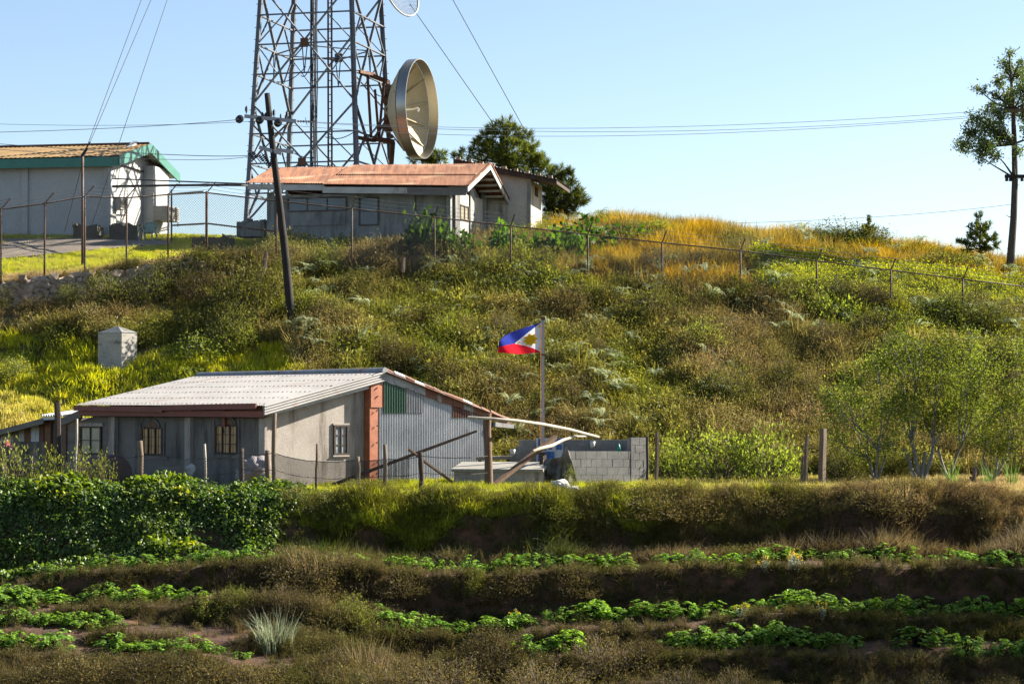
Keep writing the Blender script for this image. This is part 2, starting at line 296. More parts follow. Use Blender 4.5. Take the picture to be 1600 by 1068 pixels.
# ------------------------------------------------------------------ materials of the built things
M = dict(
 white=surf('white painted wall', (.50, .505, .50), (.60, .60, .58), .6, .8, stain=(.36, .33, .27), stain_scale=.9, stain_at=(.6, .72), stain_stretch=(2, 2, .25), bump=.15),
 greenpaint=surf('green paint', (.035, .20, .145), (.06, .27, .20), 1.5, .5, bump=.05),
 ochre=surf('ochre rusted roof', (.34, .20, .06), (.48, .30, .12), 1.2, .75, stain=(.20, .11, .05), stain_at=(.55, .68), bump=.1),
 cream=surf('cream soffit', (.62, .56, .44), (.70, .64, .52), 1.0, .8, bump=.05),
 rustroof=surf('red oxide rusted roof', (.16, .045, .018), (.40, .16, .065), 1.3, .85, stretch=(5, .5, .5), stain=(.48, .31, .18), stain_scale=.9, stain_at=(.53, .64), stain_stretch=(.6, 1.6, 1), bump=.1),
 oldwall=surf('stained concrete wall', (.26, .275, .26), (.44, .46, .43), .8, .9, stain=(.12, .10, .085), stain_scale=1.1, stain_at=(.47, .66), stain_stretch=(1.6, 1.6, .4), bump=.3),
 creamwall=surf('old cream plaster', (.58, .54, .46), (.72, .69, .60), .7, .9, stain=(.22, .17, .13), stain_scale=1.0, stain_at=(.53, .68), stain_stretch=(1.8, 1.8, .35), bump=.3),
 trimwhite=surf('weathered white trim', (.55, .53, .48), (.72, .71, .66), 1.5, .8, stain=(.32, .17, .09), stain_scale=1.1, stain_at=(.56, .66), bump=.1),
 greywood=surf('grey weathered board', (.17, .15, .13), (.27, .24, .21), 2, .9, stretch=(.4, .4, 4)),
 darkwood=surf('dark old timber', (.055, .035, .025), (.11, .075, .055), 2.5, .9, stretch=(3, 3, .5), bump=.5),
 wood=surf('weathered timber post', (.17, .115, .075), (.30, .22, .15), 3, .9, stretch=(3, 3, .5), bump=.6),
 brownwood=surf('brown timber', (.15, .085, .05), (.24, .14, .085), 3, .85, stretch=(3, 3, .5), bump=.5),
 palewood=surf('bare pale wood', (.52, .44, .33), (.68, .60, .48), 3, .8, bump=.4),
 polewood=surf('tarred pole timber', (.018, .014, .012), (.045, .033, .025), 3, .9, stretch=(3, 3, .4), bump=.6),
 glassblue=surf('dusty window glass', (.10, .14, .17), (.16, .21, .25), .8, .25, bump=.02, fine=.1),
 darkframe=surf('dark rusted frame', (.05, .03, .025), (.09, .05, .04), 3, .7),
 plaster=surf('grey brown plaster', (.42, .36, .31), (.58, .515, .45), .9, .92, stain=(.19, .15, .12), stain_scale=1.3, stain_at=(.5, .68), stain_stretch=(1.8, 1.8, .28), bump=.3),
 plastshade=surf('grey plaster toned for shade', (.155, .138, .122), (.25, .225, .20), .8, .92, stain=(.07, .06, .052), stain_scale=1.3, stain_at=(.48, .66), stain_stretch=(1.6, 1.6, .35), bump=.3),  # darker copy of the plaster, the front wall's shade put into its colour
 roofgrey=surf('pale galvanised roof', (.36, .345, .335), (.50, .48, .46), .6, .7, .05, stain=(.36, .22, .15), stain_scale=1.0, stain_at=(.56, .72), stain_stretch=(.5, 2.2, 1), bump=.08, fine=.12),
 galv=surf('galvanised corrugated sheet', (.46, .475, .50), (.68, .69, .71), .9, .55, .1, stain=(.16, .17, .19), stain_scale=.6, stain_at=(.58, .7), bump=.05, fine=.15),
 galvold=surf('mottled old sheet', (.28, .285, .295), (.42, .425, .43), 2, .55, .3, stain=(.33, .13, .07), stain_scale=1.6, stain_at=(.56, .62), bump=.08),
 rustsheet=surf('rusted sheet', (.17, .065, .038), (.32, .14, .085), 1.6, .8, stain=(.42, .40, .38), stain_scale=1.3, stain_at=(.58, .64), bump=.1),
 greensheet=surf('green corrugated sheet', (.035, .12, .05), (.06, .18, .085), 1.2, .55, bump=.05),
 oxide=surf('red oxide painted board', (.19, .04, .022), (.26, .06, .035), 1.5, .6, bump=.1),
 orange=surf('orange painted flat sheet', (.46, .13, .055), (.60, .22, .11), 1.2, .6, stain=(.30, .085, .04), stain_scale=1.6, stain_at=(.56, .68), bump=.35, bscale=6),
 nail=surf('dark nail head', (.06, .05, .05), (.10, .08, .07), 8, .7),
 curtain=surf('brown curtain behind glass', (.40, .21, .07), (.72, .42, .16), 2.2, .3, stretch=(4, 4, .7), stain=(.04, .028, .02), stain_scale=2.2, stain_at=(.52, .58), bump=.02),
 palecurtain=surf('pale curtain behind glass', (.36, .33, .22), (.52, .48, .33), 3, .35, stretch=(5, 5, .5), bump=.02),
 netcurtain=surf('white net curtain behind glass', (.10, .12, .14), (.55, .57, .60), 3.2, .25, stretch=(2, 2, 1), bump=.02),
 steel=surf('galvanised tower steel', (.13, .14, .16), (.22, .235, .255), 1.0, .55, .25, stain=(.12, .06, .035), stain_scale=.35, stain_at=(.58, .68), bump=.05),
 rustysteel=surf('rusty steel', (.13, .055, .03), (.24, .115, .06), 2.5, .8, .1, bump=.2),
 shroud=surf('dish shroud metal', (.42, .41, .38), (.54, .52, .47), .5, .32, .75, stretch=(1, 1, .4), bump=.03, fine=.12),
 dish=surf('cream dish reflector', (.52, .42, .23), (.64, .55, .34), .5, .6, .05, stain=(.42, .45, .47), stain_scale=.5, stain_at=(.56, .75), bump=.05),
 black=surf('black insulator', (.012, .011, .011), (.03, .027, .025), 4, .35, bump=.02),
 wire=surf('wire', (.09, .10, .12), (.16, .17, .19), 3, .6, .2, bump=0),
 cable=surf('black cable', (.015, .015, .017), (.03, .03, .032), 3, .7, bump=0),
 fencesteel=surf('rusty fence pipe', (.10, .06, .04), (.20, .11, .065), 3.5, .8, .15, stain=(.24, .22, .21), stain_scale=2, stain_at=(.5, .6), bump=.2),
 mesh=surf('chain link wire', (.15, .15, .16), (.26, .25, .25), 2, .6, .3, bump=0),
 concrete=surf('pale concrete', (.44, .41, .35), (.60, .56, .49), 1.5, .9, stain=(.13, .12, .11), stain_scale=1.6, stain_at=(.52, .64), stain_stretch=(.6, .6, 2.2), bump=.4),
 block=surf('grey concrete block', (.22, .215, .205), (.33, .32, .30), 2.2, .95, stain=(.38, .35, .30), stain_scale=1.1, stain_at=(.6, .7), bump=.5),
 mortar=surf('mortar', (.34, .33, .31), (.42, .40, .38), 3, .95),
 slab=surf('cement slab', (.30, .285, .245), (.44, .42, .36), 1.5, .9, bump=.2),
 stone=surf('rubble stone', (.26, .19, .13), (.52, .42, .32), 1.6, .95, stain=(.28, .16, .08), stain_scale=1.4, stain_at=(.52, .66), bump=.6, bscale=14),
 whitestone=surf('white quartz boulder', (.70, .66, .60), (.85, .82, .77), 2.5, .8, bump=.5, bscale=10),
 road=surf('gravel road', (.22, .175, .13), (.38, .31, .235), 1.0, .95, bump=.6, fine=.35),
 chair=surf('pale green plastic', (.16, .37, .32), (.20, .43, .37), 3, .4, bump=.02),
 ac=surf('grey metal casing', (.34, .33, .29), (.45, .43, .38), 2, .6, bump=.05),
 grille=surf('dark brown louvres', (.07, .055, .04), (.12, .09, .065), 4, .7),
 blue=surf('blue printed tarpaulin', (.02, .10, .34), (.04, .18, .48), 1.5, .5, bump=.05),
 tarpwhite=surf('white printed tarpaulin', (.62, .66, .72), (.75, .78, .80), 1.5, .5, bump=.05),
 green=surf('green plastic', (.01, .35, .22), (.03, .45, .30), 3, .35),
 footing=surf('mossy dark concrete', (.07, .055, .04), (.16, .13, .10), 2.5, .95, stain=(.07, .09, .03), stain_scale=2, bump=.6),
 clearplastic=surf('white plastic', (.62, .66, .64), (.75, .77, .75), 3, .35),
 maroon=surf('maroon painted tank', (.07, .022, .020), (.12, .04, .034), 2, .6),
 junk=surf('faded sacks', (.28, .24, .25), (.42, .36, .35), 3, .9),
 steelpole=surf('grey pole', (.40, .41, .42), (.55, .56, .57), 2, .5, .05),
 rope=surf('orange rope', (.62, .22, .02), (.75, .30, .04), 3, .7),
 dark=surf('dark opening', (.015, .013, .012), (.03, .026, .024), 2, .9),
 bark=surf('pale bark', (.24, .215, .18), (.42, .385, .33), 4, .9, stain=(.10, .085, .07), stain_scale=3, stain_at=(.54, .64), bump=.6),
 darkbark=surf('dark bark', (.06, .045, .035), (.13, .10, .075), 4, .9, stretch=(2, 2, .6), bump=.7),
)
H = {}
# ------------------------------------------------------------------ white hall on the plateau
th = R(11); rt = Vector((math.cos(th), -math.sin(th), 0)); gd = Vector((math.sin(th), math.cos(th), 0))
A = P(171, 640, 104.0); fr = Pl(A, rt, -gd); sd = Pl(A, gd, rt)
hall = thing('white_hall', 'long white walled hall with green fascia boards and ochre rusted roof', 'hall', (A.x, A.y, 7.6))
zb = 7.2; ze = fr.pt(100, 258).z
mb = MB()
mb.hexa([fr.at(-12, zb), fr.at(0, zb), fr.at(0, zb, -7.0), fr.at(-12, zb, -7.0), fr.at(-12, ze), fr.at(0, ze), fr.at(0, ze, -7.0), fr.at(-12, ze, -7.0)])
zr_in = ze + 1.45
mb.prism([sd.at(0, ze, 0), sd.at(7, ze, 0), sd.at(3.5, zr_in, 0)], -rt * .25)
for x0, x1 in ((31.5, 41), (160, 171)): fr.rect(mb, x0, x1, 258, 367, 0, .10)
sd.rect(mb, 171.5, 180, 262, 372, 0, .14); sd.rect(mb, 238, 262, 262, 374, 0, .5)
mb.build('wall', M['white'], hall)
mb = MB(); mb.hexa([sd.at(.3, ze + .04, .003), sd.at(6.7, ze + .04, .003), sd.at(6.7, ze + .04, .03), sd.at(.3, ze + .04, .03), sd.at(.3, ze + .12, .003), sd.at(6.7, ze + .12, .003), sd.at(6.7, ze + .12, .03), sd.at(.3, ze + .12, .03)])
mb.build('conduit', M['darkframe'], hall)
E0 = fr.pt(183, 243, .55); zE = E0.z; tE = fr.t(183, .55)
def hpt(t, q, z): v = A + rt * t + gd * q; return Vector((v.x, v.y, z))
zR = P(233, 225, hpt(tE, 3.5, 0).y).z
mb = MB(); mb.corr(hpt(-13, -.55, zE), hpt(tE, -.55, zE), hpt(tE, 3.5, zR), hpt(-13, 3.5, zR), 60, .010, 2)
mb.corr(hpt(tE, 7.55, zE), hpt(-13, 7.55, zE), hpt(-13, 3.5, zR), hpt(tE, 3.5, zR), 60, .018, 2)
mb.build('roof', M['ochre'], hall)
mb = MB(); mb.tube([hpt(-13, 3.5, zR + .03), hpt(tE, 3.5, zR + .03)], .07, 6); mb.build('ridge_cap', M['rustysteel'], hall)
mb = MB(); mb.beam(hpt(-13, -.50, zE - .26), hpt(tE - .02, -.50, zE - .26), .05, .42)
mb.build('fascia', M['greenpaint'], hall)
mb = MB(); s0 = hpt(tE + .03, -.6, zE - .24); s1 = hpt(tE + .03, 3.5, zR - .2); s2 = hpt(tE + .03, 7.6, zE - .24)
def rake(mb, a, b, h, t): mb.prism([a - Vector((0, 0, h / 2)), b - Vector((0, 0, h / 2)), b + Vector((0, 0, h / 2)), a + Vector((0, 0, h / 2))], t)
rake(mb, s0, s1, .44, rt * .06); rake(mb, s1, s2, .44, rt * .06); mb.build('bargeboard', M['greenpaint'], hall)
mb = MB()
for q0, q1 in ((-.45, 3.45), (3.55, 7.45)):
    za = zE - .2 + (zR - zE) * (q0 + .55) / 4.05 if q0 < 3 else zR - .25; zc = zR - .25 if q0 < 3 else zE - .2
    mb.hexa([hpt(.15, q0, za - .05), hpt(tE - .02, q0, za - .05), hpt(tE - .02, q1, zc - .05), hpt(.15, q1, zc - .05), hpt(.15, q0, za), hpt(tE - .02, q0, za), hpt(tE - .02, q1, zc), hpt(.15, q1, zc)])
mb.build('soffit', M['cream'], hall)
for (x0, x1, y0, y1, o0, o1) in ((187, 196, 309, 327, .02, .45), (263, 279, 323, 345, .51, 1.3)):
    mb = MB(); sd.rect(mb, x0, x1, y0, y1, o0, o1); ac = mb.build('air_conditioner', M['ac'], hall)
    mb = MB()
    for k in range(6): sd.rect(mb, x0 + .8, x1 - .8, y0 + 2 + k * (y1 - y0 - 4) / 6, y0 + 3.6 + k * (y1 - y0 - 4) / 6, o1 + .003, o1 + .02)
    mb.build('grille', M['grille'], ac)
    mb = MB(); z = sd.pt(x0, y1, o1).z
    for x in (x0 + 1, x1 - 1): mb.beam(sd.pt(x, y1 + .3, o1 - .1), sd.pt(x, y1 + 9, o0), .04, .04)
    mb.build('bracket', M['darkframe'], ac)

# ------------------------------------------------------------------ building with the red-oxide roof
th2 = R(15); rt2 = Vector((math.cos(th2), -math.sin(th2), 0)); gd2 = Vector((math.sin(th2), math.cos(th2), 0))
A2 = P(703, 640, 96.5); f2 = Pl(A2, rt2, -gd2); s2p = Pl(A2, gd2, rt2)
bl = thing('tin_roof_building', 'low stained concrete building under a rusty red corrugated roof', 'building', (A2.x, A2.y, ground(A2.x, A2.y)))
zb2 = 5.2; zt2 = f2.pt(600, 301).z; t0 = f2.t(416)
def b2(t, q, z): v = A2 + rt2 * t + gd2 * q; return Vector((v.x, v.y, z))
DW = 5.2; tv = f2.t(733, .5); tl = f2.t(383, .5); q0 = -.5; qm = 2.6; q1 = 5.7
zE2 = f2.pt(733, 289, .5).z; zR2 = P(770, 258.5, b2(tv, qm, 0).y).z; zE2L = f2.pt(383, 285.5, .5).z; zR2L = P(415, 262, b2(tl, qm, 0).y).z
mb = MB()
mb.hexa([b2(t0, 0, zb2), b2(0, 0, zb2), b2(0, .22, zb2), b2(t0, .22, zb2), b2(t0, 0, zt2), b2(0, 0, zt2), b2(0, .22, zt2), b2(t0, .22, zt2)])
mb.hexa([b2(t0, .22, zb2), b2(t0 + .22, .22, zb2), b2(t0 + .22, DW, zb2), b2(t0, DW, zb2), b2(t0, .22, zt2), b2(t0 + .22, .22, zt2), b2(t0 + .22, DW, zt2), b2(t0, DW, zt2)])
mb.hexa([b2(t0 + .22, DW - .22, zb2), b2(0, DW - .22, zb2), b2(0, DW, zb2), b2(t0 + .22, DW, zb2), b2(t0 + .22, DW - .22, zt2), b2(0, DW - .22, zt2), b2(0, DW, zt2), b2(t0 + .22, DW, zt2)])
mb.prism([b2(-.22, .22, zb2), b2(-.22, DW - .22, zb2), b2(-.22, DW - .22, zt2), b2(-.22, qm, zR2 - .25), b2(-.22, .22, zt2)], rt2 * .18)
f2.rect(mb, 449, 539, 332, 352, 0, .05)                        # blocked panel below the long window
mb.build('wall', M['oldwall'], bl)
mb = MB()
for x0, x1 in ((416, 427), (640, 648), (696, 703)): mb = MB(); f2.rect(mb, x0, x1, 301, 420, 0, .07); mb.build('pillar', M['oldwall'], bl)
for x0, x1 in ((703.5, 706), (711.5, 718.5), (735, 741), (757, 764)): mb = MB(); s2p.rect(mb, x0, x1, 296, 420, -.05, .12); mb.build('pillar', M['oldwall'], bl)
mb = MB(); s2p.rect(mb, 719, 734.5, 303, 321, -.04, .05); s2p.rect(mb, 719, 734.5, 345, 420, -.04, .05); s2p.rect(mb, 741.5, 756.5, 310, 420, -.04, .04); mb.build('gable_panel', M['creamwall'], bl)
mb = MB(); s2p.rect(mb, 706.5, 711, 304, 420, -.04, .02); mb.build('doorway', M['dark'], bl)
def window(parent, plane, x0, x1, y0, y1, nx, ny, glass, frame, o=.02, bar=1.6, sill=None, name='window', depth=.05):
    mb = MB(); wpx = bar
    plane.rect(mb, x0, x1, y0, y0 + wpx, o, o + depth); plane.rect(mb, x0, x1, y1 - wpx, y1, o, o + depth)
    plane.rect(mb, x0, x0 + wpx, y0 + wpx, y1 - wpx, o, o + depth); plane.rect(mb, x1 - wpx, x1, y0 + wpx, y1 - wpx, o, o + depth)
    for k in range(1, nx): c = x0 + (x1 - x0) * k / nx; plane.rect(mb, c - wpx * .4, c + wpx * .4, y0 + wpx, y1 - wpx, o, o + depth * .8)
    for k in range(1, ny): c = y0 + (y1 - y0) * k / ny; plane.rect(mb, x0 + wpx, x1 - wpx, c - wpx * .3, c + wpx * .3, o, o + depth * .6)
    wdw = mb.build(name, frame, parent)
    mb = MB(); plane.rect(mb, x0 + .5, x1 - .5, y0 + .5, y1 - .5, .003, o + .006); mb.build('pane', glass, wdw)
    if sill: mb = MB(); plane.rect(mb, x0 - 2, x1 + 2, y1 + .2, y1 + .2 + sill, .003, .10); mb.build('sill', frame, wdw)
    return wdw
window(bl, f2, 448, 541, 308, 330, 3, 1, M['glassblue'], M['darkframe'], bar=1.8)
window(bl, f2, 560, 591, 308, 352, 1, 2, M['glassblue'], M['darkframe'], bar=1.8)
window(bl, s2p, 719.5, 733.5, 321.5, 344, 2, 1, M['palecurtain'], M['darkframe'], o=.06, bar=1.2)
# roof: the sheets of the right part lap lower than those of the left part
tm = f2.t(508, .5)
mb = MB()
lr = lambda t: (t - tl) / (tv - tl)
zrt = lambda t: zR2L + (zR2 - zR2L) * lr(t)
zet = lambda t: zE2L + (zE2 - zE2L) * lr(t)
mb.corr(b2(tl, q0, zet(tl)), b2(tm + .1, q0, zet(tm)), b2(tm + .1, qm, zrt(tm)), b2(tl, qm, zrt(tl)), 34, .028, 2, seg=6)
q0b = q0 - .42; dz = (zR2 - zE2) * .42 / (qm - q0)
qh = q0b + (qm - q0b) * .52; fh = lambda za, zb_: za + (zb_ - za) * .52
mb.corr(b2(tm, q0b, zet(tm) - dz * .4), b2(tv, q0b, zE2 - dz * .4), b2(tv, qh, fh(zE2 - dz * .4, zR2 + .04)), b2(tm, qh, fh(zet(tm) - dz * .4, zrt(tm) + .04)), 62, .028, 2, seg=6)
mb.corr(b2(tm + .05, qh - .15, fh(zet(tm) - dz * .4, zrt(tm) + .04) - .015), b2(tv - .03, qh - .15, fh(zE2 - dz * .4, zR2 + .04) - .015), b2(tv - .03, qm, zR2 + .08), b2(tm + .05, qm, zrt(tm) + .08), 62, .028, 2, seg=6)
mb.corr(b2(tv, q1, zE2 - .1), b2(tl, q1, zE2 - .1), b2(tl, qm, zrt(tl)), b2(tv, qm, zR2 + .02), 96, .02, 2, seg=6)
mb.build('roof', M['rustroof'], bl)
mb = MB(); mb.beam(b2(tl + .05, q0 + .06, zet(tl) - .17), b2(tm - .06, q0 + .06, zet(tm) - .17), .04, .24); mb.beam(b2(tm, q0b + .06, zet(tm) - dz - .15), b2(tv - 2.6, q0b + .06, zet(tv - 2.6) - dz * .8 - .17), .04, .26)
mb.build('fascia', M['trimwhite'], bl)
mb = MB(); mb.beam(b2(tv - 2.6, q0b + .06, zet(tv - 2.6) - dz * .7 - .20), b2(tv - .02, q0b + .06, zE2 - dz * .7 - .2), .04, .32); mb.build('fascia', M['greywood'], bl)
mb = MB(); a = b2(tv, q0b, zE2 - dz - .05); b = b2(tv, qm, zR2 - .05); c = b2(tv, q1, zE2 - .22)
rake(mb, a + rt2 * .02, b + rt2 * .02, .25, rt2 * .05); rake(mb, b + rt2 * .02, c + rt2 * .02, .25, rt2 * .05); mb.build('bargeboard', M['trimwhite'], bl)
mb = MB(); rake(mb, a + Vector((0, 0, .14)) + rt2 * .01, b + Vector((0, 0, .14)) + rt2 * .01, .06, rt2 * .1); rake(mb, b + Vector((0, 0, .14)) + rt2 * .01, c + Vector((0, 0, .14)) + rt2 * .01, .06, rt2 * .1); mb.build('verge_flashing', M['rustroof'], bl)
mb = MB()
for k in range(6):
    q = qm + .4 + k * .5; z = zR2 - .16 - (zR2 - zE2 + .1) * (q - qm) / (q1 - qm); mb.beam(b2(-.02, q, z), b2(tv - .02, q, z), .06, .1)
    q = qm - .3 - k * .5; z = zR2 - .16 - (zR2 - zE2) * (qm - q) / (qm - q0); mb.beam(b2(-.02, q, z), b2(tv - .02, q, z), .06, .1)
mb.build('rafters', M['creamwall'], bl)

# ------------------------------------------------------------------ flat-roofed block house behind it
th3 = R(9); rt3 = Vector((math.cos(th3), -math.sin(th3), 0)); gd3 = Vector((math.sin(th3), math.cos(th3), 0))
A3 = P(829, 640, 101.5); f3 = Pl(A3, rt3, -gd3); s3 = Pl(A3, gd3, rt3)
bh = thing('block_house', 'tall pale plastered outbuilding with dark sloping timber roof behind the rusty roof', 'building', (A3.x, A3.y, ground(A3.x, A3.y)))
def b3(t, q, z): v = A3 + rt3 * t + gd3 * q; return Vector((v.x, v.y, z))
tl3 = f3.t(716); zb3 = 6.0; zl = f3.pt(716, 256).z; zr3 = f3.pt(829, 280).z
dq = s3.t(847)
def slab3(qa, qb): mb.prism([b3(tl3, qa, zb3), b3(0, qa, zb3), b3(0, qa, zr3), b3(tl3, qa, zl)], gd3 * (qb - qa))
mb = MB(); slab3(0, .2); slab3(dq - .2, dq); mb.hexa([b3(tl3, .2, zb3), b3(tl3 + .2, .2, zb3), b3(tl3 + .2, dq - .2, zb3), b3(tl3, dq - .2, zb3), b3(tl3, .2, zl - .05), b3(tl3 + .2, .2, zl - .05), b3(tl3 + .2, dq - .2, zl - .05), b3(tl3, dq - .2, zl - .05)])
mb.hexa([b3(-.2, .2, zb3), b3(0, .2, zb3), b3(0, dq - .2, zb3), b3(-.2, dq - .2, zb3), b3(-.2, .2, zr3), b3(0, .2, zr3), b3(0, dq - .2, zr3), b3(-.2, dq - .2, zr3)])
mb.build('wall', M['creamwall'], bh)
mb = MB(); f3.rect(mb, 824, 829.5, 283, 420, 0, .06); mb.build('corner_pier', M['oldwall'], bh)
mb = MB(); s3.rect(mb, 836.5, 841, 293, 307, .004, .03); mb.build('window', M['dark'], bh)
tL = f3.t(708, .4); tR = f3.t(870, .4); zL = f3.pt(708, 250, .4).z; zRr = f3.pt(870, 282, .4).z
mb = MB(); mb.prism([b3(tL, -.4, zL - .28), b3(tR, -.4, zRr - .12), b3(tR, -.4, zRr + .04), b3(tL, -.4, zL + .04)], gd3 * .08)
mb.prism([b3(tR - .08, -.31, zRr - .14), b3(tR - .08, dq + .5, zRr - .14), b3(tR - .08, dq + .5, zRr + .03), b3(tR - .08, -.31, zRr + .03)], rt3 * .07)
mb.build('fascia', M['darkwood'], bh)
mb = MB(); mb.corr(b3(tL, -.5, zL + .07), b3(tR + .05, -.5, zRr + .07), b3(tR + .05, dq + .6, zRr + .07), b3(tL, dq + .6, zL + .07), 30, .025, 2, th=.03); mb.build('roof', M['greywood'], bh)
mb = MB(); rnd = random.Random(4)
for k in range(9):
    u = (k + .5) / 9; t = tL + (tR - tL) * u; z = zL + (zRr - zL) * u
    mb = MB(); mb.box(b3(t, -.5, z + .10), (.16, .22, .12), rt3); mb.build('roof_weight', M['stone'], bh)

# ------------------------------------------------------------------ lattice tower
tc = Vector((-8.955, 108.0, 0)); tth = R(14.7); e1 = Vector((math.cos(tth), -math.sin(tth), 0)); e2 = Vector((math.sin(tth), math.cos(tth), 0))
def corner(i, z):
    h = 2.42 - (z - 15.3) * .0475; a, b = ((-1, -1), (1, -1), (1, 1), (-1, 1))[i]
    v = tc + e1 * h * a + e2 * h * b; return Vector((v.x, v.y, z))
tw = thing('lattice_tower', 'grey steel lattice transmission tower rising behind the rusty roofed building', 'tower', (tc.x, tc.y, 7.4))
TZ = [8.57, 14.12, 19.67, 25.2]; ZTOP = 25.2
for i in range(4):
    mb = MB(); a, b = corner(i, 6.6), corner(i, ZTOP); sx = 1 if i in (0, 3) else -1; sy = 1 if i in (0, 1) else -1
    mb.beam(a, b, .24 if i in (1, 3) else .18, .045, up=e2); mb.beam(a + e1 * .09 * sx + e2 * .02 * sy, b + e1 * .09 * sx + e2 * .02 * sy, .045, .2, up=e2)
    rnd = random.Random(i)
    for k in range(26):
        z = 10 + k * .55; p = corner(i, z); mb.beam(p - e1 * .17, p + e1 * .17, .025, .025)
    leg = mb.build('leg', M['steel'], tw)
    mb = MB(); p = corner(i, 7.2); mb.box(p, (.9, .9, 1.6), e1); mb.build('footing', M['concrete'], leg)
def strut(mb, a, b, w_): mb.beam(a, b, w_, w_ * .55)
for fi, (i, j) in enumerate(((0, 1), (1, 2), (2, 3), (3, 0))):
    for z0, z1 in zip(TZ[:-1], TZ[1:]):
        mb = MB(); H_ = z1 - z0; zc = (z0 + z1) / 2; za = z0 + H_ * .25; zd = z0 + H_ * .75
        strut(mb, corner(i, z0), corner(j, z1), .12); strut(mb, corner(j, z0), corner(i, z1), .12)
        for z, ww in ((za, .11), (zc, .11), (zd, .11)): strut(mb, corner(i, z), corner(j, z), ww)
        lerp = lambda p, q, u: p + (q - p) * u
        for (p, q) in ((i, j), (j, i)):
            k1 = lerp(corner(p, z0), corner(q, z1), .25); k2 = lerp(corner(p, z1), corner(q, z0), .25)
            strut(mb, corner(p, zc), k1, .075); strut(mb, corner(p, zc), k2, .075)
            m_ = lerp(corner(i, zc), corner(j, zc), .5); 
            strut(mb, lerp(corner(p, za), corner(q, za), .5), lerp(corner(p, z0), corner(q, z1), .5), .05)
        mb.build('lattice_panel', M['steel'], tw)
        if fi in (0, 2):
            mb = MB(); p = lerp(corner(i, zc), corner(j, zc), .5); mb.box(p - e2 * .07 * (1 if fi == 0 else -1), (.38, .03, .42), e1); mb.build('gusset_plate', M['rustysteel'], tw)
for z in (11.35, 16.9, 22.4):
    mb = MB()
    for i in range(4):
        p = corner(i, z - .12); q = corner((i + 1) % 4, z - .12); r_ = corner((i + 2) % 4, z - .12); strut(mb, (p + q) / 2, (q + r_) / 2, .08)
    mb.build('plan_bracing', M['steel'], tw)
mb = MB()
for px in (485.5, 493): mb.tube([P(px, 262, 107.2), P(px + .5, -60, 107.2)], .045, 6)
for k in range(40): y = 262 - k * 8; mb.tube([P(485.5, y, 107.2), P(493, y, 107.2)], .018, 4)
mb.build('ladder', M['steel'], tw)
mb = MB()
for px in (513, 518.5): mb.tube([P(px, 262, 108.6), P(px - .5, -60, 108.6)], .05, 6)
for k in range(28): y = 258 - k * 11; mb.tube([P(513, y, 108.6), P(518.5, y, 108.6)], .02, 4)
mb.build('cable_tray', M['rustysteel'], tw)
mb = MB()
for k, (px, yy) in enumerate(((489, 107.0), (491, 107.1), (495.5, 107.3), (487.5, 107.15))):
    mb.tube([P(px + math.sin(j * 1.3 + k) * .8, 262 - j * 32, yy) for j in range(11)], .028, 5)
for (a, b, s_) in (((470, 118), (487, 95), 10), ((432, 128), (478, 104), 8), ((508, 214), (556, 204), 7), ((440, 226), (492, 247), 6), ((575, 130), (600, 150), 7)):
    mb.tube([P(a[0] + (b[0] - a[0]) * u, a[1] + (b[1] - a[1]) * u + s_ * 4 * u * (1 - u), 107) for u in [i / 8 for i in range(9)]], .022, 5)
mb.build('cable_run', M['cable'], tw)
mb = MB()
mb.beam(P(574, 112, 107.0), P(580, 215, 107.0), .30, .12, up=(1, 0, 0)); mb.beam(P(586, 140, 107.6), P(592, 216, 107.6), .16, .12, up=(1, 0, 0))
mb.beam(P(560, 112, 105.6), P(584, 117, 107.2), .22, .14); mb.beam(P(580, 118, 107), P(606, 128, 107.2), .28, .16); mb.beam(P(582, 216, 107), P(616, 222, 107.2), .30, .20)
mb.beam(P(555, 214, 105.4), P(585, 220, 107), .2, .14); mb.beam(P(585, 215, 107), P(604, 188, 107.1), .16, .12); mb.beam(P(600, 126, 107.1), P(592, 216, 107.2), .12, .1)
mb.beam(P(614, 222, 107.2), P(611, 262, 107.6), .2, .14)
mb.build('antenna_bracket', M['rustysteel'], tw)

# ------------------------------------------------------------------ dishes
def basis(n):
    n = unit(n); u = Vector((0, 0, 1)) if abs(n.z) < .97 else Vector((1, 0, 0)); u = (u - n * u.dot(n)).normalized(); v = n.cross(u); return n, u, v
def revolve(mb, c, n, prof, seg=48, mi=0, flip=False):
    n, u, v = basis(n); vs = []; fs = []
    for s_, r_ in prof:
        for k in range(seg): a = 2 * math.pi * k / seg; vs.append(c + n * s_ + (u * math.cos(a) + v * math.sin(a)) * r_)
    for i in range(len(prof) - 1):
        for k in range(seg):
            f = (i * seg + k, i * seg + (k + 1) % seg, (i + 1) * seg + (k + 1) % seg, (i + 1) * seg + k); fs.append(f[::-1] if flip else f)
    mb.add(vs, fs, mi)
dn = unit((.955, -.295, .01)); dc = P(660, 170, 106.4)
ds = thing('dish_antenna', 'large cream drum shaped dish antenna hung from the lattice tower', 'dish antenna', dc)
mb = MB(); revolve(mb, dc, dn, [(-.46, 2.27), (-.46, 2.31), (0, 2.31), (.0, 2.27), (-.46, 2.27)], 64); shr = mb.build('shroud', M['shroud'], ds, smooth=False)
shr.data.polygons.foreach_set('use_smooth', [True] * len(shr.data.polygons))
if hasattr(shr.data, 'set_sharp_from_angle'): shr.data.set_sharp_from_angle(angle=R(40))
prof = [(-.46 - 1.05 * (1 - (r_ / 2.26) ** 2), r_) for r_ in (2.26, 2.0, 1.7, 1.4, 1.1, .8, .5, .25, .02)]
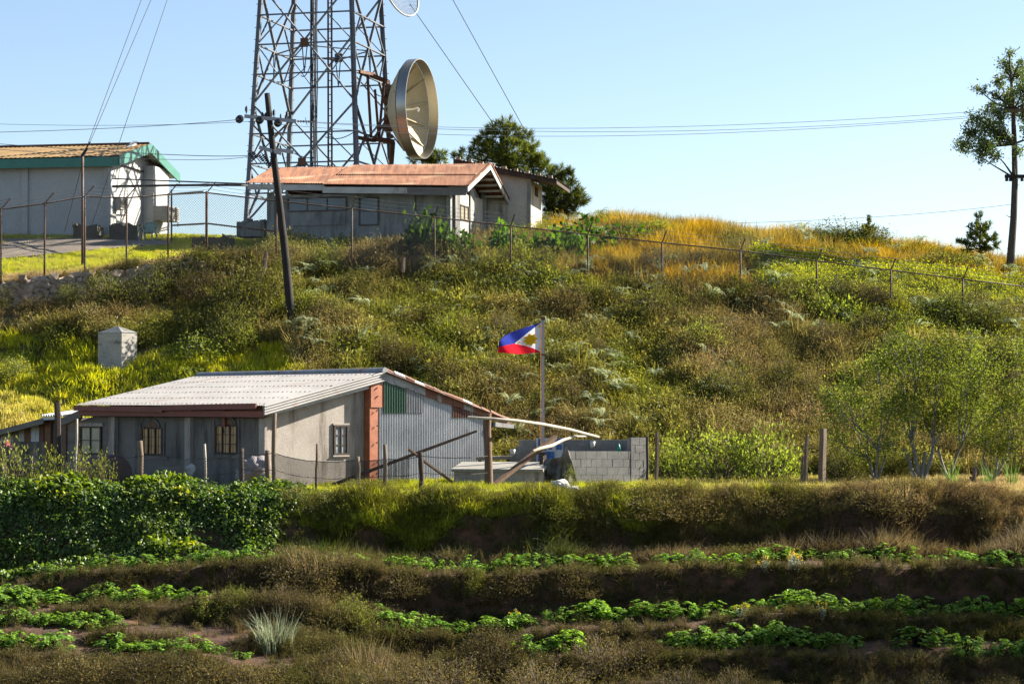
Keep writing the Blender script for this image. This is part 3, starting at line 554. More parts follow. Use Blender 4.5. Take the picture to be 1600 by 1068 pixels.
mb = MB(); revolve(mb, dc, dn, prof, 64, flip=True); revolve(mb, dc, dn, [(s_ - .05, r_) for s_, r_ in prof[:-2]] + [(-1.6, .3), (-1.75, .3), (-1.75, .02)], 64); mb.build('reflector', M['dish'], ds, smooth=True)
n_, u_, v_ = basis(dn)
mb = MB()
for k in range(12):
    a = 2 * math.pi * (k + .5) / 12; d_ = u_ * math.cos(a) + v_ * math.sin(a)
    mb.beam(dc + n_ * -.5 + d_ * 2.27, dc + n_ * -1.62 + d_ * .32, .05, .10, up=d_)
mb.build('back_ribs', M['dish'], ds)
mb = MB()
for k in range(12):
    a = 2 * math.pi * (k + .5) / 12; d_ = u_ * math.cos(a) + v_ * math.sin(a)
    for (s_, r_), (s2_, r2_) in zip(prof[:-2], prof[1:-1]): mb.beam(dc + n_ * (s_ + .003) + d_ * (r_ - .002), dc + n_ * (s2_ + .003) + d_ * (r2_ - .002), .016, .006, up=n_)
mb.build('seams', M['ac'], ds)
mb = MB(); q = dc + n_ * -.25; mb.tube([dc + n_ * -1.45, dc + n_ * -.5, q + u_ * .05, q + n_ * .06 + u_ * .0, q + n_ * .03 - u_ * .12], [.05, .045, .045, .05, .06], 8); mb.build('feed_horn', M['clearplastic'], ds)
mb = MB()
for (a, b) in (((603, 128), (612, 140)), ((606, 126), (610, 160)), ((601, 150), (606, 175)), ((604, 178), (612, 205)), ((600, 200), (613, 215)), ((604, 140), (602, 200)), ((609, 138), (608, 204))): mb.beam(P(*a, 106.9), P(*b, 106.7), .16, .12)
for (x, y) in ((606, 145), (604, 158), (606, 172), (605, 186), (611, 199)): mb.box(P(x, y, 106.7), (.2, .3, .22))
mb.beam(P(606, 140, 106.7), P(628, 116, 106.6), .06, .06); mb.beam(P(612, 210, 106.7), P(632, 236, 106.6), .06, .06)
mb.build('mount', M['rustysteel'], ds)
dc2 = P(626, -16, 107.4); dn2 = unit((.80, -.52, .28))
g2 = thing('grid_antenna', 'smaller wire grid dish antenna high on the lattice tower', 'dish antenna', dc2)
n_, u_, v_ = basis(dn2); RR = 1.32
mb = MB(); mb.tube([dc2 + (u_ * math.cos(a) + v_ * math.sin(a)) * RR for a in [2 * math.pi * k / 40 for k in range(41)]], .045, 6); mb.build('rim', M['trimwhite'], g2, smooth=True)
mb = MB()
for k in range(-16, 17):
    h = k * .078; e = math.sqrt(max(0, RR * RR - h * h))
    mb.tube([dc2 + u_ * h + v_ * (e * s_) + n_ * (-.38 * (1 - (h * h + (e * s_) ** 2) / RR / RR)) for s_ in (-1, -.6, -.2, .2, .6, 1)], .012, 4)
mb.build('grid_rods', M['steelpole'], g2)
mb = MB(); mb.beam(dc2 + n_ * -.36, dc2 + n_ * .5, .05, .05); mb.beam(dc2 + n_ * -.4, P(600, -18, 108.5), .1, .1); mb.build('feed_arm', M['rustysteel'], g2)

# ------------------------------------------------------------------ leaning utility pole
pb = hit(458, 517); up_b = Vector((pb.x, pb.y, pb.z - .5)); up_t = P(419, 146, pb.y + .4)
pole = thing('utility_pole', 'dark leaning timber utility pole with two crossarms and black insulators', 'utility pole', pb)
mb = MB(); mb.tube([up_b + (up_t - up_b) * u + Vector((.04 * math.sin(u * 5), 0, 0)) for u in [k / 10 for k in range(11)]], [.165 - .06 * k / 10 for k in range(11)], 12); mb.build('pole', M['polewood'], pole, smooth=True)
py_ = up_t.y
mb = MB()
for d in (-.16, .16): mb.beam(P(382, 181.5, py_ + d), P(463, 189.5, py_ + d), .09, .13)
arm = mb.build('crossarm', M['steelpole'], pole)
mb = MB()
for (a, b) in (((405, 230), (440, 240)), ((428, 233), (459, 238))): mb.beam(P(*a, py_ + (-.16 if a[0] < 420 else .2)), P(*b, py_ + (-.16 if a[0] < 420 else .2)), .09, .13)
arm2 = mb.build('crossarm', M['steelpole'], pole)
mb = MB(); mb.beam(P(396, 196, py_), P(425, 226, py_), .06, .06); mb.beam(P(452, 190, py_), P(428, 214, py_), .06, .06); mb.beam(P(409, 233, py_), P(396, 250, py_), .05, .05); mb.build('brace', M['rustysteel'], pole)
def disc_ins(x, y, r_px, dirn, par, dY=-.35):
    mb = MB(); c = P(x, y, py_ + dY); r_ = r_px / F * py_
    for k in range(3): revolve(mb, c + unit(dirn) * k * .09, dirn, [(0, .02), (0, r_), (.05, r_ * .8), (.07, .03)], 16)
    mb.build('insulator', M['black'], par, smooth=False)
for x, y in ((373.5, 187), (405, 188.5), (433.5, 193)): disc_ins(x, y, 6.0, (.35, -1, .1), arm)
def pin_ins(x, y, par, h=9, r=2.6):
    mb = MB(); b = P(x, y + h, py_); t_ = P(x, y - 3, py_); mb.tube([b, t_], .025, 6)
    for k in range(3): revolve(mb, P(x, y + k * 2.2, py_), (0, 0, 1), [(-.04, .02), (-.03, r / F * py_), (.02, r / F * py_ * .8), (.04, .02)], 12)
    mb.build('insulator', M['black'], par)
for x, y in ((385, 168.5), (428, 174), (448.5, 176), (410, 178), (415, 179)): pin_ins(x, y, arm)
for x, y in ((438.5, 181), (446, 183)): pin_ins(x, y, arm, 4, 1.6)
for (x, y) in ((389, 239), (395, 238), (405, 243), (411, 242), (416, 250), (424, 248)):
    mb = MB(); c = P(x, y, py_ - .2); d_ = Vector((.7, .3, -.9))
    for k in range(4): revolve(mb, c + unit(d_) * k * .07, d_, [(0, .02), (0, .085), (.04, .06), (.05, .02)], 10)
    mb.tube([c - unit(d_) * .1, c + unit(d_) * .5], .018, 5); mb.build('insulator', M['black'], arm2)
mb = MB(); c0 = P(463, 189.5, py_)
for k in range(5): revolve(mb, c0 + Vector((.05 + k * .1, 0, -.004 * k)), (1, 0, 0), [(0, .02), (0, .05), (.04, .04), (.05, .02)], 8)
mb.tube([c0, c0 + Vector((.75, 0, 0))], .02, 5); mb.beam(P(477, 184, py_), P(480, 196, py_), .02, .02); mb.build('insulator', M['black'], arm)
# ------------------------------------------------------------------ wires
def wire(name, label, pts, r=.010, mat='wire', group=None, cat='wire'):
    """pts: (px, py, depth); a sagging line is sampled between them by parabola through three points"""
    mb = MB(); W_ = [P(*p) for p in pts]; out = []
    for a, b in zip(W_[:-1], W_[1:]):
        for k in range(12): out.append(a + (b - a) * (k / 12))
    out.append(W_[-1]); n = len(out)
    if len(pts) == 3:
        out = []
        for k in range(33):
            u = k / 32; out.append(W_[0] * (2 * (u - .5) * (u - 1)) + W_[1] * (4 * u * (1 - u)) + W_[2] * (2 * u * (u - .5)))
    mb.tube(out, r, 5); o = mb.build(name, M[mat], origin=out[0]); tag(o, label, cat, group); return o
G = 'power lines crossing the sky'
wire('power_line', 'topmost of three power lines from the leaning pole to the tall tree', [(464, 189, 84.4), (1010, 199, 92), (1583, 170, 100)], .009, group=G)
wire('power_line', 'middle of three power lines from the leaning pole to the tall tree', [(464, 190, 84.2), (1040, 205, 92), (1579, 176, 100)], .009, group=G)
wire('power_line', 'lowest of three power lines from the leaning pole to the tall tree', [(434, 194, 84.0), (980, 212, 92), (1590, 178, 100)], .009, group=G)
wire('power_line', 'low power line over the golden ridge into the lower tree crossarm', [(1080, 350, 112), (1350, 340, 106), (1582, 319, 100.3)], .009, group=G)
wire('power_line', 'upper power line running from the pole crossarm over the white hall', [(372, 187, 84), (180, 200, 90), (-60, 208, 98)], .012, group=G)
wire('power_line', 'lower power line running from the pole crossarm over the white hall', [(404, 189, 84), (180, 196, 90), (-60, 192, 98)], .008, group=G)
wire('power_line', 'power line meeting the lower pole crossarm from above the green gable', [(388, 243, 84), (230, 240, 90), (-40, 222, 100)], .014, group=G)
wire('power_line', 'drooping power line just beneath the lower pole crossarm', [(386, 245, 84), (225, 248, 90), (-40, 230, 100)], .010, group=G)
wire('service_cable', 'thick black cable bundle from the hall gable to the rusty roof', [(176, 291, 103), (328, 289, 97), (386, 290, 97)], .055, 'cable', cat='cable')
wire('service_cable', 'thin black cable above the thick bundle beside the green gable', [(176, 279, 103), (300, 284, 98), (386, 287, 97)], .032, 'cable', cat='cable')
G = 'guy wires of the tower'
wire('guy_wire', 'steep guy wire ending in the pine crown', [(640, 6, 108), (770, 192, 109)], .018, 'cable', G, 'guy wire')
wire('guy_wire', 'long guy wire descending past the pine top towards the ridge', [(700, -14, 108), (818, 200, 111)], .018, 'cable', G, 'guy wire')
mp = hit(129, 417); mt = P(129, 244, mp.y)
mast = thing('thin_mast', 'thin grey steel mast standing on the lawn before the white hall', 'mast', mp)
mb = MB(); mb.tube([mp - Vector((0, 0, .3)), mt], .055, 8); mb.build('mast_pipe', M['fencesteel'], mast, smooth=True)
mb = MB(); mb.beam(mt + Vector((-.06, 0, 0)), P(141, 222, mp.y), .05, .05); mb.beam(mt, P(136, 232, mp.y), .09, .09); mb.build('guy_clamp', M['cable'], mast)
wire('guy_wire', 'guy wire from the thin mast top steeply up out of the sky', [(137, 226, mp.y), (226, -14, mp.y + 6)], .013, 'cable', 'guy wires of the mast', 'guy wire')
wire('guy_wire', 'slanting guy wire beside the steep one over the ochre roof', [(140, 224, mp.y), (242, -14, mp.y + 7)], .013, 'cable', 'guy wires of the mast', 'guy wire')
wire('guy_wire', 'guy wire passing before the ochre roof to the white wall base', [(266, -14, mp.y + 8), (182, 236, mp.y + 3), (142, 356, mp.y + 10)], .013, 'cable', 'guy wires of the mast', 'guy wire')
wire('guy_wire', 'short guy wire from the thin mast down to the lawn', [(127, 262, mp.y), (101, 362, mp.y + 9)], .016, 'cable', 'guy wires of the mast', 'guy wire')

# ------------------------------------------------------------------ chain-link fence along the plateau and down the ridge
FP = [(-64, 338, 455), (2, 327, 437), (70, 318, 431), (133, 307, 421), (198, 309, 408), (263, 304, 397), (323, 301, 397), (432, 314, 412), (550, 326, 402), (679, 339.5, 412), (798, 353, 415), (918.5, 366, 412), (1034.5, 379, 424), (1157, 391.5, 442), (1276, 407.5, 458), (1392, 422, 472), (1504.5, 436, 496), (1622, 450, 510)]
fY = lambda px: 88.6 + max(0, min(1, px / 323)) * 3.0 if px < 323 else (91.6 - .9 * min(1, (px - 323) / 250))
fence = thing('chain_link_fence', 'long rusty chain-link fence with barbed wire arms around the plateau', 'fence', P(323, 397, 91.6))
tops = []; bots = []
for (x, yr, yb) in FP:
    Y = fY(x); t_ = P(x, yr, Y); b_ = Vector((t_.x, t_.y, min(P(x, yb, Y).z, ground(t_.x, t_.y)) - .15)); tops.append(t_); bots.append(b_)
for k, (t_, b_) in enumerate(zip(tops, bots)):
    mb = MB(); mb.tube([b_, t_ + Vector((0, 0, .05))], (.036 if k != 6 else .055), 8); po = mb.build('post', M['fencesteel'], fence, smooth=True)
    if k < 7: d_ = Vector((.38, -.1, .42))
    else: d_ = Vector((.16, -.25, .46))
    mb = MB(); mb.beam(t_, t_ + d_, .034, .034); mb.build('wire_arm', M['fencesteel'], po)
mb = MB(); mb.tube(tops, .028, 8); mb.build('top_rail', M['fencesteel'], fence, smooth=True)
mb = MB(); mb.tube([P(268, 352, 94), P(323, 349, 91.6)], .035, 6); mb.tube([P(323, 349, 91.6), P(432, 362, 91.2)], .035, 6); mb.build('mid_rail', M['fencesteel'], fence)
mb = MB()
for s_ in (.35, .65, .98):
    pts = [t_ + (Vector((.38, -.1, .42)) if k < 7 else Vector((.16, -.25, .46))) * s_ for k, t_ in enumerate(tops)]
    fine = []
    for a, b in zip(pts[:-1], pts[1:]):
        for q in range(6): u = q / 6; fine.append(a + (b - a) * u - Vector((0, 0, .05 * 4 * u * (1 - u))))
    mb.tube(fine + [pts[-1]], .007, 4)
mb.build('barbed_wire', M['mesh'], fence)
mb = MB()
for k in range(len(tops) - 1):
    a0, a1, b0, b1 = bots[k], bots[k + 1], tops[k], tops[k + 1]; Lh = (b1 - b0).length; hh = ((b0 - a0).length + (b1 - a1).length) / 2
    pitch = .105; nn = int(Lh / pitch); run = hh / Lh
    nrm = (b1 - b0).cross(Vector((0, 0, 1))).normalized()
    def at_(u, v): p = a0 + (a1 - a0) * u; q = b0 + (b1 - b0) * u; return p + (q - p) * v
    for i in range(-int(hh / pitch) - 1, nn + int(hh / pitch) + 1):
        for sg in (1, -1):
            u0 = i * pitch / Lh; v0, v1 = 0., 1.; u1 = u0 + sg * run
            def clip(u):  # v at which the strand reaches this u
                return (u - u0) / (u1 - u0)
            va = clip(0); vb = clip(1); lo, hi = min(va, vb), max(va, vb); v0 = max(0, lo); v1 = min(1, hi)
            if v1 <= v0: continue
            p = at_(u0 + (u1 - u0) * v0, v0); q = at_(u0 + (u1 - u0) * v1, v1); d_ = (q - p).normalized(); s_ = d_.cross(nrm) * .0042
            mb.quad(p - s_, p + s_, q + s_, q - s_)
mb.build('chain_link', M['mesh'], fence)
# secondary fence stretch behind the corner
st = thing('inner_fence', 'short run of rusty fence pipes behind the fence corner', 'fence', hit(267, 378))
mb = MB(); mb.tube([hit(268, 380) - Vector((0, 0, .2)), P(268, 296, hit(268, 380).y)], .04, 6); mb.build('post', M['fencesteel'], st)
mb = MB(); y_ = hit(268, 380).y; mb.tube([P(268, 352.5, y_), P(318, 350, y_ - .5)], .03, 6); mb.build('rail', M['fencesteel'], st); mb = MB(); mb.tube([P(268, 303, y_), P(318, 299, y_ - .5)], .03, 6); mb.build('rail', M['fencesteel'], st)
# ------------------------------------------------------------------ rubble retaining wall under the left end of the fence
rw = thing('stone_retaining_wall', 'rubble stone retaining wall below the fence at the plateau edge', 'retaining wall', gp(100, 88.7))
mb = MB(); rnd = random.Random(3)
def stone(mb, c, sx, sy, sz, rnd, mi=0):
    vs = []; fs = []
    base = [(-1, -1, -1), (1, -1, -1), (1, 1, -1), (-1, 1, -1), (-1, -1, 1), (1, -1, 1), (1, 1, 1), (-1, 1, 1)]
    M3 = Matrix.Rotation(rnd.uniform(-.5, .5), 3, 'Y') @ Matrix.Rotation(rnd.uniform(-.4, .4), 3, 'Z')
    for x, y, z in base: vs.append(Vector(c) + M3 @ Vector((x * sx * rnd.uniform(.6, 1.05), y * sy * rnd.uniform(.6, 1.05), z * sz * rnd.uniform(.6, 1.05))))
    for (x, y, z) in ((0, -1.25, 0),): vs.append(Vector(c) + M3 @ Vector((rnd.uniform(-.3, .3) * sx, -1.2 * sy, rnd.uniform(-.3, .3) * sz)))
    mb.add(vs, [(3, 2, 1, 0), (4, 5, 6, 7), (0, 1, 8), (1, 5, 8), (5, 4, 8), (4, 0, 8), (1, 2, 6, 5), (2, 3, 7, 6), (3, 0, 4, 7)], mi)
px = -80.
while px < 330:
    yw = np.interp(px, [-80, 0, 150, 300, 330], [87.85, 88.15, 88.75, 89.6, 89.8]); yt = np.interp(px, PX, ROWS[-6][1]) + 1; yb = np.interp(px, PX, ROWS[-7][1])
    zt = P(px, yt, yw).z; zb_ = P(px, yb + 4, yw).z; z = zb_ - .2
    while z < zt:
        hgt = rnd.uniform(.13, .30); wd = rnd.uniform(.12, .26)
        stone(mb, ((px - 800) / F * yw + rnd.uniform(-.08, .08), yw + (z - zb_) * .3 + rnd.uniform(-.07, .05), z + hgt / 2), wd, .2, hgt * .62, rnd); z += hgt * .92
    px += 8.5
mb.build('rubble', M['stone'], rw)
# ------------------------------------------------------------------ gravel road on the plateau
mb = MB(); vs = []; fs = []; n_ = 40; m_ = 14
for i in range(n_):
    px = -420 + 690 * i / (n_ - 1); ya = np.interp(px, [-420, 0, 100, 200, 270], [94.5, 95.2, 96.6, 98.8, 100.6]); yb = np.interp(px, [-420, 150, 270], [102.6, 102.6, 102.0])
    for j in range(m_): Y = ya + (yb - ya) * j / (m_ - 1); p = gp(px, Y); vs.append(p + Vector((0, 0, .05)))
for i in range(n_ - 1):
    for j in range(m_ - 1): k = i * m_ + j; fs.append((k, k + m_, k + m_ + 1, k + 1))
mb.add(vs, fs); rd = mb.build('road', M['road'], smooth=True); tag(rd, kind='structure')
# ------------------------------------------------------------------ concrete lumps, chair on the plateau
def block_thing(name, label, x0, x1, y0, y1, Y, dep, mat, seed):
    c = P((x0 + x1) / 2, y1, Y); t_ = P((x0 + x1) / 2, y0, Y); wd = (x1 - x0) / F * Y
    o = thing(name, label, 'concrete block', c); mb = MB(); mb.box((c.x, Y + dep / 2, (c.z + t_.z) / 2 - .1), (wd, dep, t_.z - c.z + .2), (1, -.15, 0)); rnd = random.Random(seed)
    for k in range(7): stone(mb, (c.x + rnd.uniform(-.45, .45) * wd, Y + rnd.uniform(0, dep), t_.z + rnd.uniform(-.02, .05)), .16, .14, .08, rnd)
    mb.build('footing_block', M[mat], o); return o
block_thing('concrete_block', 'dark flat topped concrete footing by the white wall', 116, 155, 353, 369, 102.5, .9, 'footing', 1)
block_thing('concrete_block', 'broken dark concrete footing beside the green chair', 172, 218, 352, 371, 102.2, 1.0, 'footing', 2)
block_thing('concrete_block', 'long dark concrete footing behind the corner fence posts', 301, 362, 371, 392, 95.5, .8, 'footing', 3)
block_thing('concrete_block', 'concrete footing at the foot of the tower leg', 372, 416, 346, 362, 101, 1.2, 'oldwall', 4)
cp = hit(232, 378); cY = cp.y
ch = thing('plastic_chair', 'pale green plastic garden chair on the gravel beside the white hall', 'chair', cp)
rot = Matrix.Rotation(R(-15), 3, 'Z')
def cpt(x, y, z): return cp + rot @ Vector((x, y, z)) * 1.0
mb = MB(); mb.hexa([cpt(-.27, -.25, .42), cpt(.27, -.25, .42), cpt(.24, .22, .40), cpt(-.24, .22, .40), cpt(-.27, -.25, .45), cpt(.27, -.25, .45), cpt(.24, .22, .43), cpt(-.24, .22, .43)]); mb.build('seat', M['chair'], ch)
mb = MB()
for k in range(7): x = -.22 + k * .073; mb.beam(cpt(x, .22, .45), cpt(x * 1.12, .34, .84 - abs(k - 3) * .012), .045, .02, up=(0, 1, 0))
mb.tube([cpt(-.27, .22, .62), cpt(-.28, .33, .82), cpt(-.15, .36, .88), cpt(.15, .36, .88), cpt(.28, .33, .82), cpt(.27, .22, .62)], .03, 6); mb.build('backrest', M['chair'], ch)
for x in (-1, 1):
    for y in (-1, 1):
        mb = MB(); mb.tube([cpt(x * .26, y * .22, .43), cpt(x * .31, y * .28, -.02)], [.035, .025], 6); mb.build('leg', M['chair'], ch)
    mb = MB(); mb.tube([cpt(x * .29, -.26, .42), cpt(x * .31, -.27, .64), cpt(x * .31, -.05, .67), cpt(x * .28, .25, .64)], .028, 6); mb.build('armrest', M['chair'], ch)
# ------------------------------------------------------------------ concrete marker on the slope
mk0 = hit(186, 577); mY = mk0.y
mk = thing('concrete_marker', 'squat pale concrete pillar with pyramid cap on the grassy slope', 'boundary marker', mk0)
tm_ = R(28); mr = Vector((math.cos(tm_), math.sin(tm_), 0)); ml = Vector((-math.sin(tm_), math.cos(tm_), 0))
k_ = P(190, 577, mY); hz = P(190, 519, mY).z; tz = P(182, 508, mY).z
c1 = Vector((k_.x, k_.y, 0)); wR = .55; wL = 1.0
tR_ = R(20)
ra = Vector((.62, .78, 0)).normalized(); la = Vector((-.90, .44, 0)).normalized()
wR = .74; wL = 1.05
base = [c1, c1 + ra * wR, c1 + ra * wR + la * wL, c1 + la * wL]
mb = MB(); lo = [Vector((p.x, p.y, mk0.z - .8)) for p in base]; hi = [Vector((p.x, p.y, hz)) for p in base]; mb.hexa(lo + hi); mb.build('shaft', M['concrete'], mk)
cen = sum(base, Vector()) / 4; mb = MB(); eav = [Vector((p.x + (p.x - cen.x) * .04, p.y + (p.y - cen.y) * .04, hz + .004)) for p in base]
mb.add(eav + [Vector((cen.x, cen.y, tz))], [(0, 1, 4), (1, 2, 4), (2, 3, 4), (3, 0, 4), (3, 2, 1, 0)]); mb.build('pyramid_cap', M['oldwall'], mk)

# ------------------------------------------------------------------ the grey house on the terrace
hth = R(46); dF = Vector((-math.cos(hth), math.sin(hth), 0)); dG = Vector((math.sin(hth), math.cos(hth), 0)); nF = -dG; nG = Vector((math.cos(hth), -math.sin(hth), 0))
HC = P(411, 640, 66.0); HC.z = 0
hf = Pl(HC, dF, nF); hg = Pl(HC, dG, nG)
def hp(t, s_, z): v = HC + dF * t + dG * s_; return Vector((v.x, v.y, z))
house = thing('grey_house', 'grey plastered terrace house with pale tin roof and corrugated metal lean-to', 'house', hp(3, 3, ZG))
sR = hg.t(599, .28); tRl = Pl(HC + dG * sR, dF, nF).t(310); s0_ = hg.t(569); vR = -.28; vE = -.60            # verge runs skewed: wider over the front corner
pE = P(405, 633, hp(vE, -.42, 0).y); zEv = pE.z; zRg = P(600, 580, hp(vR, sR, 0).y).z; tEl = hf.t(119, .42); zEl = hf.pt(119, 632, .42).z; zRl = P(310, 586, hp(tRl, sR, 0).y).z
sEnd = hg.t(757); sLow = sEnd + .75; zLow = P(803, 658, hp(-.35, sLow, 0).y).z
def zfr(t, s_): u = (t - vE) / (tEl - vE); e = zEv + (zEl - zEv) * u; r_ = zRg + (zRl - zRg) * u; return e + (r_ - e) * (s_ + .42) / (sR + .42)
def zrr(s_): return zRg + (zLow - zRg) * (s_ - sR) / (sLow - sR)
tW = hf.t(171); e_ = .06
mb = MB()   # front wall, gable wall, and the hidden walls that close it
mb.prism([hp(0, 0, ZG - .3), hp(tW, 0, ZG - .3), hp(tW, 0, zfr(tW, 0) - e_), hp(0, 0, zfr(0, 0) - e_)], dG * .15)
mb.build('wall', M['plastshade'], house)
mb = MB()
mb.prism([hp(0, .15, ZG - .3), hp(0, s0_ - .01, ZG - .3), hp(0, s0_ - .01, zfr(0, s0_ - .01) - e_), hp(0, .15, zfr(0, .15) - e_)], dF * .15)
mb.prism([hp(tW, .15, ZG - .3), hp(tW, sEnd, ZG - .3), hp(tW, sEnd, zrr(sEnd) - .1), hp(tW, sR, zfr(tW, sR) - .12), hp(tW, .15, zfr(tW, .15) - e_)], dF * -.15)
mb.prism([hp(.15, sEnd, ZG - .3), hp(tW - .15, sEnd, ZG - .3), hp(tW - .15, sEnd, zrr(sEnd) - .1), hp(.15, sEnd, zrr(sEnd) - .1)], dG * -.15)
mb.build('wall', M['plaster'], house)
mb = MB()
hf.rect(mb, 404.5, 413.7, 643, 775, .003, .09); hg.rect(mb, 414.6, 422.5, 645, 775, .003, .05)
mb.build('corner_pilaster', M['plaster'], house)
for x0, x1 in ((288.5, 297), (169, 179)): mb = MB(); hf.rect(mb, x0, x1, 640, 775, .003, .13); mb.build('pilaster', M['plaster'], house)
def arch(mb, xc, y0, rx, ry, o0, o1):
    pts = [(xc + rx * math.cos(a), y0 - ry * math.sin(a)) for a in [math.pi * k / 10 for k in range(11)]]; hf.poly(mb, pts, o0, o1)
for (x0, x1, y0, y1, nx, ny, xa) in ((220, 253, 668, 710, 3, 1, 236), (335, 370, 664, 708, 3, 3, 355)):
    mb = MB(); hf.rect(mb, x0 - 4, x0 - .2, y0 - 8, y1 + 7, .003, .035); hf.rect(mb, x1 + .2, x1 + 4, y0 - 8, y1 + 7, .003, .035); hf.rect(mb, x0 - 9, x1 + 8, y1 + 2, y1 + 7.5, .036, .07); arch(mb, xa, y0 - 1, 13, 14, .003, .05); mb.build('window_surround', M['plastshade'], house)
    wd = window(house, hf, x0, x1, y0, y1, nx, ny, M['curtain'], M['darkframe'], o=.01, bar=1.7)
    mb = MB(); arch(mb, xa, y0 - 1, 9, 9.5, .052, .065); mb.build('fanlight', M['brownwood'], wd)
    mb = MB()
    for k in range(1, 6): hf.rect(mb, x0 + (x1 - x0) * k / 6 - .3, x0 + (x1 - x0) * k / 6 + .3, y0, y1, .075, .085)
    for k in range(1, 3): hf.rect(mb, x0, x1, y0 + (y1 - y0) * k / 3 - .3, y0 + (y1 - y0) * k / 3 + .3, .088, .096)
    mb.build('window_grille', M['darkframe'], wd)
window(house, hg, 522.5, 545, 664, 710, 2, 3, M['netcurtain'], M['darkwood'], o=.008, bar=2.4, depth=.05)
mb = MB(); hg.rect(mb, 521, 546.5, 710.6, 713, .003, .07); hg.rect(mb, 521, 546.5, 661, 663.6, .003, .05); mb.build('window_surround', M['plaster'], house)
# porch wall carrying the left window
mb = MB(); hf.poly(mb, [(92, 778), (168.5, 778), (168.5, 643), (92, 668)], -.12, -.01); mb.build('porch_wall', M['greywood'], house)
window(house, hf, 124, 157.5, 666, 709, 2, 2, M['palecurtain'], M['darkframe'], o=.0, bar=2.0)
mb = MB(); hf.rect(mb, 119, 160, 660.5, 665.6, .003, .05); mb.build('lintel', M['plaster'], house)
# roof
mb = MB(); nv = 6
mb.corr(hp(tEl, -.42, zEl), hp(vE, -.42, zEv), hp(vR, sR, zRg), hp(tRl, sR, zRl), 118, .012, 4, seg=6)
for i in range(1, 46):
    for j in range(6):
        t_ = vE + (tEl - vE) * (i / 46); s_ = -.25 + j * .82; q = hp(t_ * (1 - (s_ / sR) * .0) , s_, zfr(t_, s_) + .012); mb.box(q, (.035, .035, .022), dF, mi=1)
mb.build('roof', [M['roofgrey'], M['nail']], house)
mb = MB(); mb.corr(hp(vR - .18, sLow, zLow + .02), hp(tW + .4, sLow, zLow + .02), hp(tW + .4, sR, zfr(tW, sR) - .02), hp(vR - .18, sR, zRg - .02), 80, .015, 3); mb.build('rear_roof', M['rustsheet'], house)
mb = MB(); mb.tube([hp(tRl, sR, zRl + .01), hp(4, sR, (zRl + zRg) / 2 + .01), hp(vR - .08, sR, zRg + .01)], [.09, .09, .11], 8); mb.build('ridge_cap', M['galvold'], house)
mb = MB()   # folded verge flashing, three ribs down the slope
for k in range(4):
    a = hp(vE - .02, -.44, zEv - .03 - k * .075); b = hp(vR - .04, sR + .05, zRg - .03 - k * .075); a2 = a - dF * .0; mb.tube([a, b], .034, 8)
mb.beam(hp(vE + .02, -.44, zEv - .14), hp(vR, sR + .05, zRg - .14), .015, .26); mb.build('verge_flashing', M['roofgrey'], house)
mb = MB(); a = hp(vE + .2, .0, zfr(0, 0) - .32); b = hp(vR + .08, sR - .3, zRg - .42); mb.beam(a, b, .05, .1); mb.build('verge_rafter', M['galv'], house)
mb = MB(); m_t = hf.t(256, .42)
mb.beam(hp(tEl + .05, -.46, zEl - .10), hp(m_t, -.46, zfr(m_t, -.42) - .13), .05, .16); mb.beam(hp(m_t - .02, -.52, zfr(m_t, -.42) - .08), hp(vE + .25, -.52, zEv - .02), .05, .16); mb.build('fascia', M['oxide'], house)
mb = MB(); mb.beam(hp(tEl - .1, -.36, zEl - .26), hp(vE + .1, -.36, zEv - .25), .05, .17); mb.build('fascia', M['oxide'], house)
mb = MB(); hf.rect(mb, 347, 351, 636, 666, .09, .14); mb.build('downpipe', M['oxide'], house)
mb = MB(); mb.corr(hp(tEl - .02, -.3, zEl - .36), hp(vE + .2, -.3, zEv - .36), hp(vE + .2, -.02, zEv - .30), hp(tEl - .02, -.02, zEl - .30), 10, .003, 1); mb.build('soffit', M['greywood'], house)
# corrugated lean-to proud of the gable wall
OUTP = .26; hg2 = Pl(HC + nG * OUTP, dG, nG); hg2.A.z = 0
def lp(s_, z, off=0.): v = HC + nG * (OUTP + off) + dG * s_; return Vector((v.x, v.y, z))
ztop = lambda s_: (zrr(s_) if s_ >= sR else zfr(0, s_)) - .07
mb = MB()
wv = .098
def cstrip(mb, sa, sb, za, zbf, off=0.0, mi=0):
    nw = max(2, int((sb - sa) / wv)); nu = nw * 8; vs = []; fs = []
    for i in range(nu + 1):
        s_ = sa + (sb - sa) * i / nu; o = off + .024 * math.sin(2 * math.pi * i / 8)
        vs.append(lp(s_, za(s_) if callable(za) else za, o)); vs.append(lp(s_, zbf(s_) if callable(zbf) else zbf, o))
    for i in range(nu): fs.append((2 * i, 2 * i + 2, 2 * i + 3, 2 * i + 1))
    mb.add(vs, fs, mi)
sA = hg2.t(592); cstrip(mb, sA, sEnd, ZG - .3, ztop); mb.build('corrugated_wall', M['galv'], house)
mb = MB(); sB = hg2.t(598); sC = hg2.t(633)
cstrip(mb, sB, sC, lambda s_: hg2.pt(610, 645).z, lambda s_: ztop(s_) + .02, .035); mb.build('wall_patch', M['greensheet'], house)['label'] = 'dark green corrugated patch'
mb = MB(); cstrip(mb, sC, hg2.t(660), lambda s_: hg2.pt(650, 645).z, lambda s_: ztop(s_) + .02, .03); mb.build('wall_patch', M['galvold'], house)
mb = MB(); cstrip(mb, hg2.t(706), hg2.t(757), lambda s_: hg2.pt(730, 652).z, lambda s_: ztop(s_) + .02, .032); mb.build('wall_patch', M['rustsheet'], house)['label'] = 'rusty red corrugated patch'
